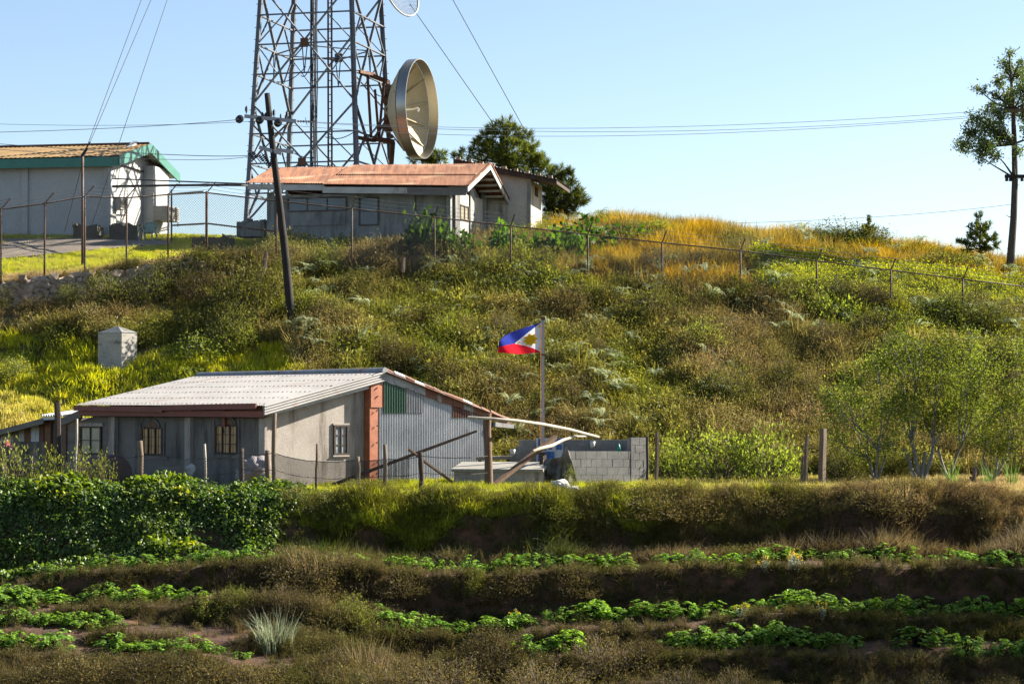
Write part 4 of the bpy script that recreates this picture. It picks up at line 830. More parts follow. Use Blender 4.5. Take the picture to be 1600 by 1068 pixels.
mb = MB(); mb.hexa([hp(-OUTP, s0_, ZG - .3), hp(-OUTP, sA + .02, ZG - .3), hp(-.003, sA + .02, ZG - .3), hp(-.003, s0_, ZG - .3), hp(-OUTP, s0_, zfr(0, s0_) - .22), hp(-OUTP, sA + .02, zfr(0, sA) - .22), hp(-.003, sA + .02, zfr(0, sA) - .22), hp(-.003, s0_, zfr(0, s0_) - .22)])
zz = hg2.pt(590, 636).z
mb.hexa([lp(s0_ + .02, zz, .003), lp(hg2.t(599), zz, .003), lp(hg2.t(599), zz, .03), lp(s0_ + .02, zz, .03), lp(s0_ + .02, zfr(0, s0_) - .24, .003), lp(hg2.t(599), zrr(5.1) - .15, .003), lp(hg2.t(599), zrr(5.1) - .15, .03), lp(s0_ + .02, zfr(0, s0_) - .24, .03)])
cf = mb.build('corner_flashing', M['orange'], house)
mb = MB()
for k, y in enumerate((605, 618, 640, 663, 690, 720, 738)): c = hg2.pt(590 + (k % 2), y, .05); mb.tube([c, c + Vector((-.08, 0, -.05)) + nG * .05], .018, 5)
mb.build('nail_washers', M['nail'], cf)
mb = MB(); pats = []
rj = random.Random(6)
for k in range(13):   # patched barge flashing down the slope: grey and rusty lengths, each bent its own way
    sa = sR + (sLow - sR) * k / 13; sb = sR + (sLow - sR) * (k + 1.12) / 13; hh_ = .27 - .010 * k + rj.uniform(-.03, .03); o_ = .06 + .012 * (k % 2); j1, j2 = rj.uniform(-.025, .03), rj.uniform(-.025, .03); mi_ = 0 if k in (0, 1, 2, 3, 8) else 1
    q = [lp(sa, zrr(sa) - hh_ + j1, o_), lp((sa + sb) / 2, zrr((sa + sb) / 2) - hh_ + rj.uniform(-.03, .03), o_ + .02), lp(sb, zrr(sb) - hh_ + j2, o_), lp(sb, zrr(sb) + .06 + j2, o_), lp(sa, zrr(sa) + .06 + j1, o_)]
    mb.prism(q, nG * -.02, mi_)
    mb.tube([lp(sa, zrr(sa) + .06 + j1, 0.0), lp(sb - .03, zrr(sb) + .05 + j2, 0.0)], rj.uniform(.07, .095), 7, 0 if k in (1, 3, 8) else 1)
mb.build('barge_flashing', [M['galvold'], M['rustsheet']], house)
mb = MB(); mb.beam(lp(sEnd - .05, ZG - .3, .02), lp(sEnd - .05, ztop(sEnd), .02), .1, .1); mb.build('corner_post', M['darkwood'], house)
mb = MB(); mb.hexa([hp(.1, sEnd + .05, zLow - .16), hp(-.45, sEnd + .05, zLow - .16), hp(-.45, sLow + .1, zLow - .22), hp(.1, sLow + .1, zLow - .22), hp(.1, sEnd + .05, zLow - .02), hp(-.45, sEnd + .05, zLow - .02), hp(-.45, sLow + .1, zLow - .10), hp(.1, sLow + .1, zLow - .10)]); mb.build('eave_board', M['galvold'], house)
# ------------------------------------------------------------------ shed against the house's far end
shed = thing('plank_shed', 'low shed of mixed boards and sheets with a sloping plank roof', 'shed', hf.pt(20, 745))
mb = MB(); hf.poly(mb, [(-70, 782), (70, 782), (70, 690), (-70, 690)], -.12, -.02); mb.build('wall', M['plastshade'], shed)
for k, (x0, x1, mt_) in enumerate(((-60, -30, 'galvold'), (-29, 0, 'greywood'), (1, 18, 'galv'), (18.5, 29, 'greywood'), (29.5, 38, 'galvold'), (38.5, 48, 'rustysteel'), (48.5, 56, 'galv'), (56.5, 61, 'galv'), (61.5, 68, 'rustysteel'))):
    yt = 668 - (x0 + x1) / 2 * .33 + 8; mb = MB(); hf.rect(mb, x0, x1, yt, 689.6, -.1, -.01 - .008 * (k % 2)); mb.build('wall_panel', M[mt_], shed)
mb = MB(); hf.rect(mb, 70, 79, 656, 780, -.1, .06); mb.build('post', M['rustysteel'], shed)
mb = MB(); hf.rect(mb, 79.2, 98, 660, 780, -.3, -.05); mb.build('doorway', M['greywood'], shed)
mb = MB(); hf.rect(mb, 97, 103, 662, 780, -.02, .05); mb.build('post', M['brownwood'], shed)
mb = MB(); a = hf.pt(-70, 689, .3); b = hf.pt(70, 652, .3); mb.hexa([a - Vector((0, 0, .1)), b - Vector((0, 0, .1)), b - Vector((0, 0, .1)) + dG * 3, a - Vector((0, 0, .1)) + dG * 3, a, b, b + dG * 3, a + dG * 3]); mb.build('roof', M['greywood'], shed)
mb = MB(); a = hf.pt(-70, 691, .34); b = hf.pt(68, 655, .34); mb.beam(a - Vector((0, 0, .05)), b - Vector((0, 0, .05)), .05, .17); mb.build('fascia', M['greywood'], shed)
mb = MB(); a = hf.pt(64, 649, .35); b = hf.pt(98, 648, .35); mb.corr(a, b, b + dG * 2 + Vector((0, 0, .25)), a + dG * 2 + Vector((0, 0, .25)), 9, .04, 1, th=.02); mb.beam(hf.pt(66, 654, .3), hf.pt(92, 653, .3), .1, .08); mb.build('canopy_sheet', M['galv'], shed)
mb = MB(); a = hf.pt(94, 660, .32); b = hf.pt(127, 646, .32); mb.beam(a, b, .06, .24); c = hf.pt(166, 634, .3); mb.beam(b + Vector((0, 0, .05)), c + Vector((0, 0, -.06)), .05, .1); mb.build('beam', M['greywood'], shed)
# ------------------------------------------------------------------ yard beside the house: slab, block walls, banner, flag
tb = thing('cement_tank', 'low cement tank with a pale slab top before the corrugated wall', 'tank', P(775, 755, 67.0))
ta = R(24); tu = Vector((math.cos(ta), math.sin(ta), 0)); tvv = Vector((-math.sin(ta), math.cos(ta), 0))
c0 = P(709, 752, 66.6); zt_ = P(709, 732, 66.6).z; wl = 2.75; dp = 1.6
tu = (P(846, 735, 66.2) - P(709, 735, 66.6)); tu.z = 0; wl = tu.length; tu.normalize(); tvv = Vector((-tu.y, tu.x, 0))
def tp(a, b, z): v = c0 + tu * a + tvv * b; return Vector((v.x, v.y, z))
mb = MB(); mb.hexa([tp(0, 0, ZG - .2), tp(wl, 0, ZG - .2), tp(wl, dp, ZG - .2), tp(0, dp, ZG - .2), tp(0, 0, zt_ - .08), tp(wl, 0, zt_ - .08), tp(wl, dp, zt_ + .0), tp(0, dp, zt_ + .0)]); mb.build('tank_body', M['plaster'], tb)
mb = MB(); mb.hexa([tp(-.06, -.07, zt_ - .079), tp(wl + .06, -.07, zt_ - .079), tp(wl + .06, dp + .05, zt_ + .10), tp(-.06, dp + .05, zt_ + .10), tp(-.06, -.07, zt_ - .0), tp(wl + .06, -.07, zt_ - .0), tp(wl + .06, dp + .05, zt_ + .17), tp(-.06, dp + .05, zt_ + .17)]); mb.build('slab_top', M['slab'], tb)
def bricks(mb, plane, x0, x1, y0, y1, rows, bw, o0, o1, rnd, jig=.004, skip=None):
    h = (y1 - y0) / rows
    for r_ in range(rows):
        x = x0 - (bw / 2 if r_ % 2 else 0)
        while x < x1 - .5:
            a = max(x0, x); b = min(x1, x + bw)
            if b - a > 1.2 and not (skip and skip(a, b, r_)):
                j = rnd.uniform(-jig, jig); plane.rect(mb, a + .22, b - .22, y0 + r_ * h + .2, y0 + (r_ + 1) * h - .2, o0, o1 + j)
            x += bw
bA = P(985, 740, 69.2); bk = Pl(bA, (1, -.02), (-.02, -1)); rnd = random.Random(8)
back = thing('block_wall', 'shaded grey block wall stepping down at its end behind the flagpole', 'block wall', P(880, 755, 69.2))
mb = MB(); bk.rect(mb, 811, 985, 687.3, 775, -.22, -.02); bk.rect(mb, 796, 811, 713, 775, -.22, -.02); mb.build('mortar', M['mortar'], back)
mb = MB()
bricks(mb, bk, 795, 986, 686.5, 762, 7, 21, -.10, 0, rnd, skip=lambda a, b, r_: (a < 809 and r_ < 1) or (a < 803 and r_ < 2)); mb.build('blocks', M['block'], back)
fd = Vector((.80, .60, 0)); fnn = Vector((.60, -.80, 0)); lA = P(986, 750, 68.3); lw = Pl(lA, fd, fnn)
front = thing('block_wall', 'sunlit grey block wall with a taller end pier catching a post shadow', 'block wall', P(950, 755, 68.3))
mb = MB(); lw.rect(mb, 884, 986, 705.5, 775, -.2, -.02); lw.rect(mb, 986, 1009.5, 684, 775, -.2, -.02); mb.build('mortar', M['mortar'], front)
mb = MB(); bricks(mb, lw, 883, 986, 704.5, 766, 5, 16.5, -.1, 0, rnd); bricks(mb, lw, 986, 1010, 683, 766, 7, 13, -.1, 0.01, rnd); mb.build('blocks', M['block'], front)
# banner, plastic things on the wall
bn = thing('tarpaulin_banner', 'blue and white printed tarpaulin hung on the block wall behind the pole', 'banner', bk.pt(860, 735, .1))
def wav(plane, x0, x1, y0, y1, off, amp, nx=10, ny=8):
    mb = MB(); vs = []; fs = []
    for j in range(ny + 1):
        for i in range(nx + 1):
            x = x0 + (x1 - x0) * i / nx; y = y0 + (y1 - y0) * j / ny; vs.append(plane.pt(x, y, off + amp * math.sin(i * 1.9 + j * .6)))
    for j in range(ny):
        for i in range(nx): k = j * (nx + 1) + i; fs.append((k, k + 1, k + nx + 2, k + nx + 1))
    mb.add(vs, fs); return mb
wav(bk, 838, 880, 684, 733, .06, .012).build('white_sheet', M['tarpwhite'], bn)
for (x0, x1, y0, y1) in ((841, 846, 685, 732), (849, 853, 688, 704), (858, 862, 684.5, 702), (868, 879, 684.5, 692), (869, 878, 694, 702), (853, 866, 705, 730)): wav(bk, x0, x1, y0, y1, .078, .010, 4, 4).build('blue_print', M['blue'], bn)
gb = thing('green_bottle', 'bright green plastic bottle hung upside down on the shaded block wall', 'bottle', bk.pt(967, 698, .1))
mb = MB(); c = bk.pt(967, 705, .12); revolve(mb, c, (0, 0, 1), [(0, .01), (.0, .055), (.12, .06), (.17, .03), (.24, .018), (.24, .005)], 12); mb.build('bottle', M['green'], gb, smooth=True)
wb = thing('white_jug', 'cut white plastic jug hung on the shaded block wall', 'jug', bk.pt(924, 694, .1))
mb = MB(); c = bk.pt(925, 700, .13); revolve(mb, c, (.1, 0, 1), [(0, .005), (0, .045), (.10, .075), (.21, .08), (.21, .07)], 12); mb.build('jug', M['clearplastic'], wb, smooth=True)
cu = thing('white_pail', 'small white pail on the step of the block wall', 'pail', P(801, 712, 68.9))
mb = MB(); revolve(mb, P(801, 710.5, 68.9), (0, 0, 1), [(0, .005), (0, .06), (.17, .085), (.17, .07), (.02, .05)], 12); mb.build('pail', M['clearplastic'], cu, smooth=True)
ln = thing('timber_bench', 'dark low timber ledge behind the cement tank', 'bench', P(775, 728, 68.6))
mb = MB(); mb.beam(P(746, 716, 68.6), P(799, 714, 68.8), .5, .1); mb.build('seat_board', M['greywood'], ln)
for x in (750, 794): mb = MB(); mb.beam(P(x, 717, 68.7), P(x, 752, 68.7), .1, .1); mb.build('leg', M['darkwood'], ln)
# flagpole and flag
fpB = P(848, 756, 68.2); fpT = P(848.5, 499, 68.2)
fp = thing('flagpole', 'tall square grey metal flagpole with a rusty cap above the block wall', 'flagpole', fpB)
mb = MB(); mb.beam(fpB - Vector((0, 0, .3)), fpT, .09, .09, up=(0, 1, 0)); mb.build('pole', M['steelpole'], fp)
mb = MB(); mb.box(fpT + Vector((0, 0, .03)), (.12, .12, .10)); mb.box(P(848.3, 554, 68.2), (.115, .115, .05)); mb.build('rusty_collar', M['rustysteel'], fp)
mb = MB(); mb.tube([P(845.0, 505, 68.1), P(844.2, 600, 68.08), P(844.8, 715, 68.1)], .010, 5); mb.build('halyard', M['rope'], fp)
def cloth(name, col):
    m, N, L = newmat(name); d = N.new('ShaderNodeBsdfDiffuse'); t = N.new('ShaderNodeBsdfTranslucent'); v = coordn(N, L); r = ramp(N, [(.3, tuple(c * .85 for c in col)), (.7, col)]); L.new(noisen(N, L, v, 4), r.inputs[0])
    L.new(r.outputs[0], d.inputs[0]); L.new(r.outputs[0], t.inputs[0]); x = N.new('ShaderNodeMixShader'); x.inputs[0].default_value = .45; L.new(d.outputs[0], x.inputs[1]); L.new(t.outputs[0], x.inputs[2])
    o = N.new('ShaderNodeOutputMaterial'); L.new(x.outputs[0], o.inputs[0]); return m
fblue, fred, fwhite, fgold = cloth('blue cloth', (.035, .05, .30)), cloth('red cloth', (.62, .02, .035)), cloth('white cloth', (.78, .78, .80)), cloth('gold cloth', (.95, .60, .03))
TOP = [(846, 503), (822, 511), (799, 519), (788, 525), (780, 533)]; BOT = [(845.5, 550), (830, 551.5), (814, 553), (800, 552), (777.5, 550.5)]
def interp(pl, u): k = min(int(u * 4), 3); f = u * 4 - k; a, b = pl[k], pl[k + 1]; return a[0] + (b[0] - a[0]) * f, a[1] + (b[1] - a[1]) * f
def fpt(u, v, off=0.):
    a = interp(TOP, u); b = interp(BOT, u); x = a[0] + (b[0] - a[0]) * v; y = a[1] + (b[1] - a[1]) * v
    Y = 68.15 + .16 * u * math.sin(u * 8.5 + v * 1.2) + .10 * u + off - .02; return P(x, y, Y)
flag = thing('flag', 'blue, white and red national flag with a golden sun flying from the pole', 'flag', fpt(0, .5))
def patch(lo, hi, u0, u1, nu=24, nv=8, off=0.):
    mb = MB(); vs = []; fs = []
    for i in range(nu + 1):
        u = u0 + (u1 - u0) * i / nu
        for j in range(nv + 1): v = lo(u) + (hi(u) - lo(u)) * j / nv; vs.append(fpt(u, v, off))
    for i in range(nu):
        for j in range(nv): k = i * (nv + 1) + j; fs.append((k, k + 1, k + nv + 2, k + nv + 1))
    mb.add(vs, fs); return mb
UT = .54
tri = lambda u: .5 * max(0, 1 - u / UT)
patch(lambda u: 0, lambda u: .5 - tri(u), 0, 1).build('blue_band', fblue, flag, smooth=True)
patch(lambda u: .5 + tri(u), lambda u: 1, 0, 1).build('red_band', fred, flag, smooth=True)
wt = patch(lambda u: .5 - tri(u), lambda u: .5 + tri(u), 0, UT).build('white_triangle', fwhite, flag, smooth=True)
mb = MB()
for off in (-.012, .012):
    def sun(cu_, cv_, ru, rv, n, inner):
        pts = []
        for k in range(n * 2): a = math.pi * k / n; r_ = 1 if k % 2 == 0 else inner; pts.append(fpt(cu_ + ru * r_ * math.cos(a), cv_ + rv * r_ * math.sin(a), off))
        c = fpt(cu_, cv_, off); mb.add([c] + pts, [(0, 1 + k, 1 + (k + 1) % (2 * n)) for k in range(2 * n)])
    sun(.215, .5, .10, .165, 14, .99); sun(.215, .5, .155, .245, 8, .66)
    sun(.035, .12, .03, .055, 5, .45); sun(.035, .88, .03, .055, 5, .45); sun(.44, .5, .035, .06, 5, .45)
mb.build('gold_sun_and_stars', fgold, wt)
# ------------------------------------------------------------------ loose timbers and posts by the yard
def pole_thing(name, label, cat, pts, r, mat, n=8, group=None):
    W_ = [P(*p) for p in pts]; mb = MB(); nn = len(W_)
    rad = r if hasattr(r, '__len__') else [r] * nn
    if nn == 2: W_ = [W_[0] + (W_[1] - W_[0]) * k / 5 + Vector((random.Random(k + int(pts[0][0])).uniform(-.012, .012), 0, 0)) for k in range(6)]; rad = [rad[0] + (rad[-1] - rad[0]) * k / 5 for k in range(6)]
    mb.tube(W_, rad, n); o = mb.build(name, M[mat], origin=W_[0], smooth=True)
    if hasattr(o.data, 'set_sharp_from_angle'): o.data.set_sharp_from_angle(angle=R(50))
    return tag(o, label, cat, group)
pole_thing('rough_post', 'thick rough brown timber post standing before the corrugated wall end', 'post', [(764, 758, 64.6), (763.5, 735, 64.6), (762.5, 700, 64.6), (761, 672, 64.6), (761.5, 645, 64.6)], [.12, .115, .105, .11, .115], 'brownwood')
pole_thing('long_pole', 'long slender bare pale pole resting on the rough post and block wall', 'pole', [(731, 651.5, 64.4), (770, 654, 64.4), (808, 657, 64.8), (850, 663, 66.6), (890, 671, 67.6), (935, 683, 68.6)], [.035, .04, .045, .05, .052, .05], 'palewood')
pole_thing('bent_branch', 'thick pale bent branch leaning towards the top of the block wall', 'branch', [(833, 704.5, 65.6), (845, 700, 65.8), (862, 696, 66.6), (880, 687, 67.4), (898, 681.5, 68.0), (915, 681.5, 68.5)], [.042, .05, .052, .046, .04, .03], 'palewood')
pole_thing('leaning_plank', 'dark brown squared timber leaning up from the grass to the flagpole', 'plank', [(771, 758, 64.9), (868, 682, 66.8)], [.08, .085], 'brownwood', 4)
pole_thing('raised_pole', 'long thin brown pole rising slantwise across the corrugated wall', 'pole', [(520, 757, 64.3), (658, 705, 64.3), (745, 673, 64.5)], [.06, .05, .04], 'brownwood', 6)
pole_thing('raised_pole', 'short brown pole slanting down to the grass across the taller thin pole', 'pole', [(638, 701, 64.2), (707, 753, 64.2)], [.05, .045], 'brownwood', 6)
pole_thing('shed_post', 'tall dark squared post standing before the plank shed', 'post', [(91, 775, 70.2), (89.5, 628, 70.2)], [.10, .10], 'darkwood', 6)
# garden fence along the terrace edge
gf_ = thing('garden_fence', 'sagging wire netting fence on odd stakes along the terrace before the house', 'fence', P(430, 760, 63.2))
GS = [(-30, 700, .05, 'wood', 63.6), (49.5, 712, .03, 'wood', 63.6), (120, 654, .035, 'palewood', 63.6), (219, 688, .09, 'wood', 63.6), (320.5, 693, .04, 'palewood', 63.5), (378, 700, .08, 'darkwood', 63.4), (418, 703, .09, 'wood', 63.4), (428.5, 645, .065, 'wood', 63.2), (495, 693, .035, 'brownwood', 63.2), (558.5, 713, .075, 'wood', 63.2), (602, 694, .06, 'wood', 63.2), (658, 706, .075, 'darkwood', 63.4)]
netp = []
for k, (x, yt, r_, mt_, Y) in enumerate(GS):
    t_ = P(x, yt, Y); b_ = Vector((t_.x + .03 * math.sin(k * 2.3), Y, ground(t_.x, Y) - .3)); mb = MB()
    mb.tube([b_ + (t_ - b_) * u + Vector((.015 * math.sin(u * 7 + k), 0, 0)) for u in (0, .25, .5, .75, 1)], [r_, r_ * .95, r_ * .9, r_ * .95, r_ * .85], 7); mb.build('stake', M[mt_], gf_, smooth=True)
mb = MB(); xs = [-30, 49, 120, 219, 320, 378, 428, 495, 558, 602, 658, 762]; hy = [712, 716, 718, 712, 716, 706, 707, 720, 717, 716, 712, 712]
for q, rr in ((0, .010), (26, .007)):
    pts = []
    for k in range(len(xs) - 1):
        for u in (0, .25, .5, .75): x = xs[k] + (xs[k + 1] - xs[k]) * u; pts.append(P(x, hy[k] + (hy[k + 1] - hy[k]) * u + 3.2 * 4 * u * (1 - u) + q, 63.25 - .05))
    pts.append(P(xs[-1], hy[-1] + q, 64.4)); mb.tube(pts, rr, 5)
mb.build('wire', M['cable'], gf_)
mb = MB()
def topy(x): return float(np.interp(x, xs, hy)) + 2
for i, x in enumerate(np.arange(-25, 405, 3.6)):           # wide diamond netting before the front wall
    for sg in (1, -1):
        x1 = x + sg * 38
        a = P(x, topy(x), 63.2); b = P(x1, topy(x) + 50, 63.2); d_ = (b - a).normalized(); s_ = d_.cross(Vector((0, 1, 0))) * .004; mb.quad(a - s_, a + s_, b + s_, b - s_)
mb.build('netting', M['mesh'], gf_)
mb = MB()
for x in np.arange(430, 640, 1.15): a = P(x, topy(x), 63.2); b = P(x, 758, 63.2); s_ = Vector((.0032, 0, 0)); mb.quad(a - s_, a + s_, b + s_, b - s_)
for k in range(34):
    pts = [P(x, topy(x) + k * 1.15, 63.21) for x in np.arange(430, 641, 15)]
    for a, b in zip(pts[:-1], pts[1:]): s_ = Vector((0, 0, .0032)); mb.quad(a - s_, b - s_, b + s_, a + s_)
mb.build('netting', M['cable'], gf_)
# shade net, boulder, stakes, tank
sn = thing('shade_net', 'crumpled black shade net draped below the bent branch', 'net', P(870, 755, 66.8))
m, N, L = newmat('black shade netting'); d = N.new('ShaderNodeBsdfDiffuse'); v = coordn(N, L); r = ramp(N, [(.35, (.09, .082, .072)), (.7, (.28, .26, .235))]); L.new(noisen(N, L, v, 2.5, 8), r.inputs[0]); L.new(r.outputs[0], d.inputs[0]); o = N.new('ShaderNodeOutputMaterial'); L.new(d.outputs[0], o.inputs[0])
mb = MB(); vs = []; fs = []; nx, ny = 22, 16; rnd = random.Random(2)
for j in range(ny + 1):
    v_ = j / ny; xl = 849 - 1 * v_; xr = 889 + 14 * v_; yt = 703
    for i in range(nx + 1):
        u = i / nx; x = xl + (xr - xl) * u; yy = 712 - 16 * math.exp(-((u - .9) / .12) ** 2) + (1 - u) * 6; y = yy + (757 - yy) * v_
        vs.append(P(x, y, 66.9 + .4 * (.5 - u) + .14 * math.sin(u * 17 + v_ * 5) * (.4 + v_) + .10 * math.sin(u * 7 - v_ * 6) + rnd.uniform(-.03, .03)))
for j in range(ny):
    for i in range(nx):
        k = j * (nx + 1) + i; fs.append((k, k + 1, k + nx + 2, k + nx + 1))
mb.add(vs, fs); mb.build('net_sheet', m, sn, smooth=True)
pole_thing('net_post', 'dark squared post at the edge of the shade net', 'post', [(848, 758, 67.3), (848, 706, 67.3)], [.10, .10], 'darkwood', 4)
bo = thing('white_boulder', 'bright white quartz boulder lying on the grass edge', 'boulder', hit(882, 764))
def rock(mb, c, r3, seed, sub=3):
    import bmesh
    bm = bmesh.new(); bmesh.ops.create_icosphere(bm, subdivisions=sub, radius=1)
    for vtx in bm.verts:
        n = noise.noise(vtx.co * 1.3 + Vector((seed, 0, 0))) * .45 + noise.noise(vtx.co * 3.1 + Vector((0, seed, 0))) * .16; vtx.co *= 1 + n
    bm.verts.index_update(); mb.add([Vector(c) + Vector((vtx.co.x * r3[0], vtx.co.y * r3[1], vtx.co.z * r3[2])) for vtx in bm.verts], [tuple(q.index for q in f_.verts) for f_ in bm.faces]); bm.free()
mb = MB(); rock(mb, P(876, 758, 61.9), (.26, .2, .17), 3); mb.build('boulder', M['whitestone'], bo)
for k, (x, y, r_) in enumerate(((898, 764, .11), (889, 766, .13))):
    mb = MB(); rock(mb, P(x, y, 61.7), (r_ * 1.5, r_, r_ * .8), 7 + k, 2); o = mb.build('white_stone', M['whitestone'], origin=P(x, y, 61.7)); tag(o, ('small white stone touching the big boulder on the grass edge', 'flat white stone lying between the boulder and the weed')[1 - k] if k else 'small white stone farthest from the big boulder on the grass edge', 'stone', 'white stones on the grass edge')
pole_thing('fence_stake', 'thin dark iron stake touching the end pier of the block wall', 'stake', [(1011.5, 757, 68.0), (1011.5, 682, 68.0)], [.045, .04], 'darkwood', 5)
pole_thing('fence_stake', 'grey wooden stake standing just beyond the block wall pier', 'stake', [(1026, 758, 68.0), (1026.5, 675, 68.0)], [.07, .065], 'wood', 6)
pole_thing('fence_stake', 'slim grey post beside the stout post before the orchard', 'stake', [(1258.5, 760, 66.0), (1261, 680, 66.0)], [.07, .06], 'wood', 6)
pole_thing('fence_stake', 'short stake leaning against the slim grey post', 'stake', [(1252.5, 760, 66.1), (1255, 712, 66.1)], [.05, .045], 'wood', 6)
pole_thing('fence_stake', 'stout squared dark post before the orchard trees', 'stake', [(1284.5, 760, 65.6), (1286, 669, 65.6)], [.11, .105], 'wood', 4)
pole_thing('fence_stake', 'short grey post among the orchard trunks', 'stake', [(1522.5, 760, 66.5), (1522.5, 729, 66.5)], [.07, .07], 'wood', 6)
pole_thing('fence_stake', 'low dark stump beside the short grey orchard post', 'stake', [(1516, 760, 66.4), (1518, 744, 66.4)], [.05, .05], 'darkwood', 6)
pole_thing('fence_stake', 'small weathered stake in the bushes above the utility pole foot', 'stake', [(411, 432, 89), (416, 393, 89)], [.09, .07], 'wood', 6)
pole_thing('fence_stake', 'short grey stake among the ferns below the vines', 'stake', [(629, 425, 88.5), (631, 402, 88.5)], [.08, .08], 'wood', 6)
tk = thing('maroon_tank', 'rounded maroon tank lying behind the netting below the porch window', 'tank', P(165, 752, 67.8))
mb = MB(); c = P(162, 742, 67.8); ax = Vector((.75, -.66, 0)); revolve(mb, c, ax, [(-.75, .02), (-.72, .40), (-.55, .58), (.5, .62), (.62, .58), (.68, .5), (.66, .02)], 28); mb.build('tank_shell', M['maroon'], tk, smooth=True)
sk = thing('sack_heap', 'pile of faded sacks under dark netting by the house corner', 'sacks', P(396, 755, 64.6))
for k, (x, y, a, b) in enumerate(((388, 742, .38, .2), (402, 740, .32, .22), (394, 725, .30, .2), (408, 728, .24, .25))):
    mb = MB(); rock(mb, P(x, y, 64.8), (a, .3, b), 20 + k, 3); mb.build('sack', M['junk'], sk, smooth=True)
jb = thing('dark_crate', 'low dark crate on the ground below the arched window', 'crate', P(262, 748, 66.5))
mb = MB()
for k in range(4): c = P(262, 731 + k * 5.5, 66.5); mb.box(c, (.62, .42, .075), dF)
for d_ in (-.28, .28): mb.box(P(262, 740, 66.5) + dF * d_ - Vector((0, .0, 0)), (.05, .39, .42), dF)
mb.build('slats', M['greywood'], jb)
pa = thing('white_bag', 'crumpled white plastic bag at the pilaster foot', 'bag', P(298, 742, 66.4)); mb = MB(); rock(mb, P(298, 733, 66.4), (.13, .1, .15), 31); mb.build('bag', M['clearplastic'], pa, smooth=True)
# ================================================================== vegetation
GR = (.13, .18, .034); YG = (.38, .38, .05); OLV = (.22, .21, .056); BRN = (.28, .20, .09); TAN = (.50, .39, .20); GOLD = (.48, .31, .048); DGR = (.035, .085, .022); LIME = (.48, .50, .05)
W1 = (1, 1, 1)
LM = dict(
 lawn=foliage('lawn blade', (.75, .75, .75), (1.15, 1.12, 1.1), .55, inst=True),
 blade=foliage('grass blade', (.4, .42, .4), (1.05, 1.02, 1), .5, inst=True), weed=foliage('weed leaf', (.4, .44, .4), (.95, .95, .9), .45, inst=True), stem=foliage('weed stem', (.5, .45, .38), (.8, .7, .55), .2, inst=True),
 vine=foliage('vine leaf', (.026, .055, .011), (.15, .235, .036), .38, inst=True, gloss=.04),
 potato=foliage('potato leaf', (.06, .15, .024), (.31, .47, .06), .45, gloss=.03, rnd=.25),
 bushbrown=foliage('olive brown shrub leaf', (.05, .042, .016), (.16, .125, .043), .42), bushgreen=foliage('green shrub leaf', (.07, .095, .018), (.29, .30, .055), .45),
 bushdark=foliage('dark shrub leaf', (.034, .038, .009), (.135, .135, .026), .42), fern=foliage('pale fern frond', (.18, .23, .10), (.46, .50, .30), .4, gloss=.02),
 tree=foliage('orchard leaf', (.06, .088, .016), (.29, .33, .055), .5, gloss=.015), broad=foliage('tall tree leaf', (.03, .05, .011), (.12, .155, .035), .45, gloss=.05),
 pine=foliage('pine needles', (.03, .045, .010), (.16, .18, .03), .35), squash=foliage('broad vine leaf', (.02, .05, .008), (.11, .185, .025), .5, gloss=.015),
 silver=foliage('silver grass', (.16, .19, .10), (.34, .37, .24), .4), twig=surf('twig', (.12, .085, .05), (.22, .16, .10), 4, .9),
 straw=foliage('dry stalk', (.24, .17, .09), (.40, .30, .17), .3), yellow=foliage('yellow flower', (.55, .36, .02), (.75, .55, .04), .3), pink=foliage('pink flower', (.5, .15, .14), (.65, .28, .25), .3),
 whiteleaf=foliage('pale weed leaf', (.22, .26, .18), (.40, .43, .33), .35),
)
def rv(rnd): return Vector((rnd.gauss(0, 1), rnd.gauss(0, 1), rnd.gauss(0, 1)))
def proto(mb, name, mats): return mb.build(name, mats, link=False)
def tuft(seed, n, h, spread, wd, droop=.5, segs=3):
    rnd = random.Random(seed); mb = MB()
    for k in range(n):
        a = rnd.uniform(0, 6.283); r_ = spread * math.sqrt(rnd.random()); b = Vector((math.cos(a) * r_, math.sin(a) * r_, -.05)); hh = h * rnd.uniform(.45, 1.1)
        a2 = a + rnd.gauss(0, .7); lean = rnd.uniform(.1, droop); out = Vector((math.cos(a2), math.sin(a2), 0)); lv = rnd.random()
        sd_ = Vector((-math.sin(a2 + rnd.gauss(0, .8)), math.cos(a2), 0)).normalized(); pv = []
        for j in range(segs + 1):
            u = j / segs; p = b + out * (hh * lean * u * u) + Vector((0, 0, hh * (u - .38 * lean * u * u))); w_ = wd * (1 - u * .9) / 2; pv += [p - sd_ * w_, p + sd_ * w_]
        mb.add(pv, [(2 * j, 2 * j + 1, 2 * j + 3, 2 * j + 2) for j in range(segs)], 0, lv)
    return mb
def weed(seed, n_stem, h, leaves, L, W_, dry=0):
    rnd = random.Random(seed); mb = MB()
    for k in range(n_stem):
        a = rnd.uniform(0, 6.283); r_ = .22 * math.sqrt(rnd.random()); b = Vector((math.cos(a) * r_, math.sin(a) * r_, -.08)); hh = h * rnd.uniform(.5, 1.1); tip = b + Vector((rnd.gauss(0, .22) * h, rnd.gauss(0, .22) * h, hh)); mid = (b + tip) / 2 + rv(rnd) * .03
        mb.tube([b, mid, tip], [.006, .005, .003], 3, 1, False)
        for j in range(leaves):
            u = rnd.random() ** .6; p = b + (tip - b) * u + rv(rnd) * .055 * (1 + u); d = rv(rnd) + Vector((0, 0, .5)); mb.leaf(p, d, rv(rnd), L * rnd.uniform(.6, 1.2), W_ * rnd.uniform(.7, 1.2), rnd.random(), 0)
        for j in range(dry): p = tip + rv(rnd) * .04; mb.leaf(p, rv(rnd) + Vector((0, 0, 1)), rv(rnd), .05, .02, rnd.random(), 1)
    return mb
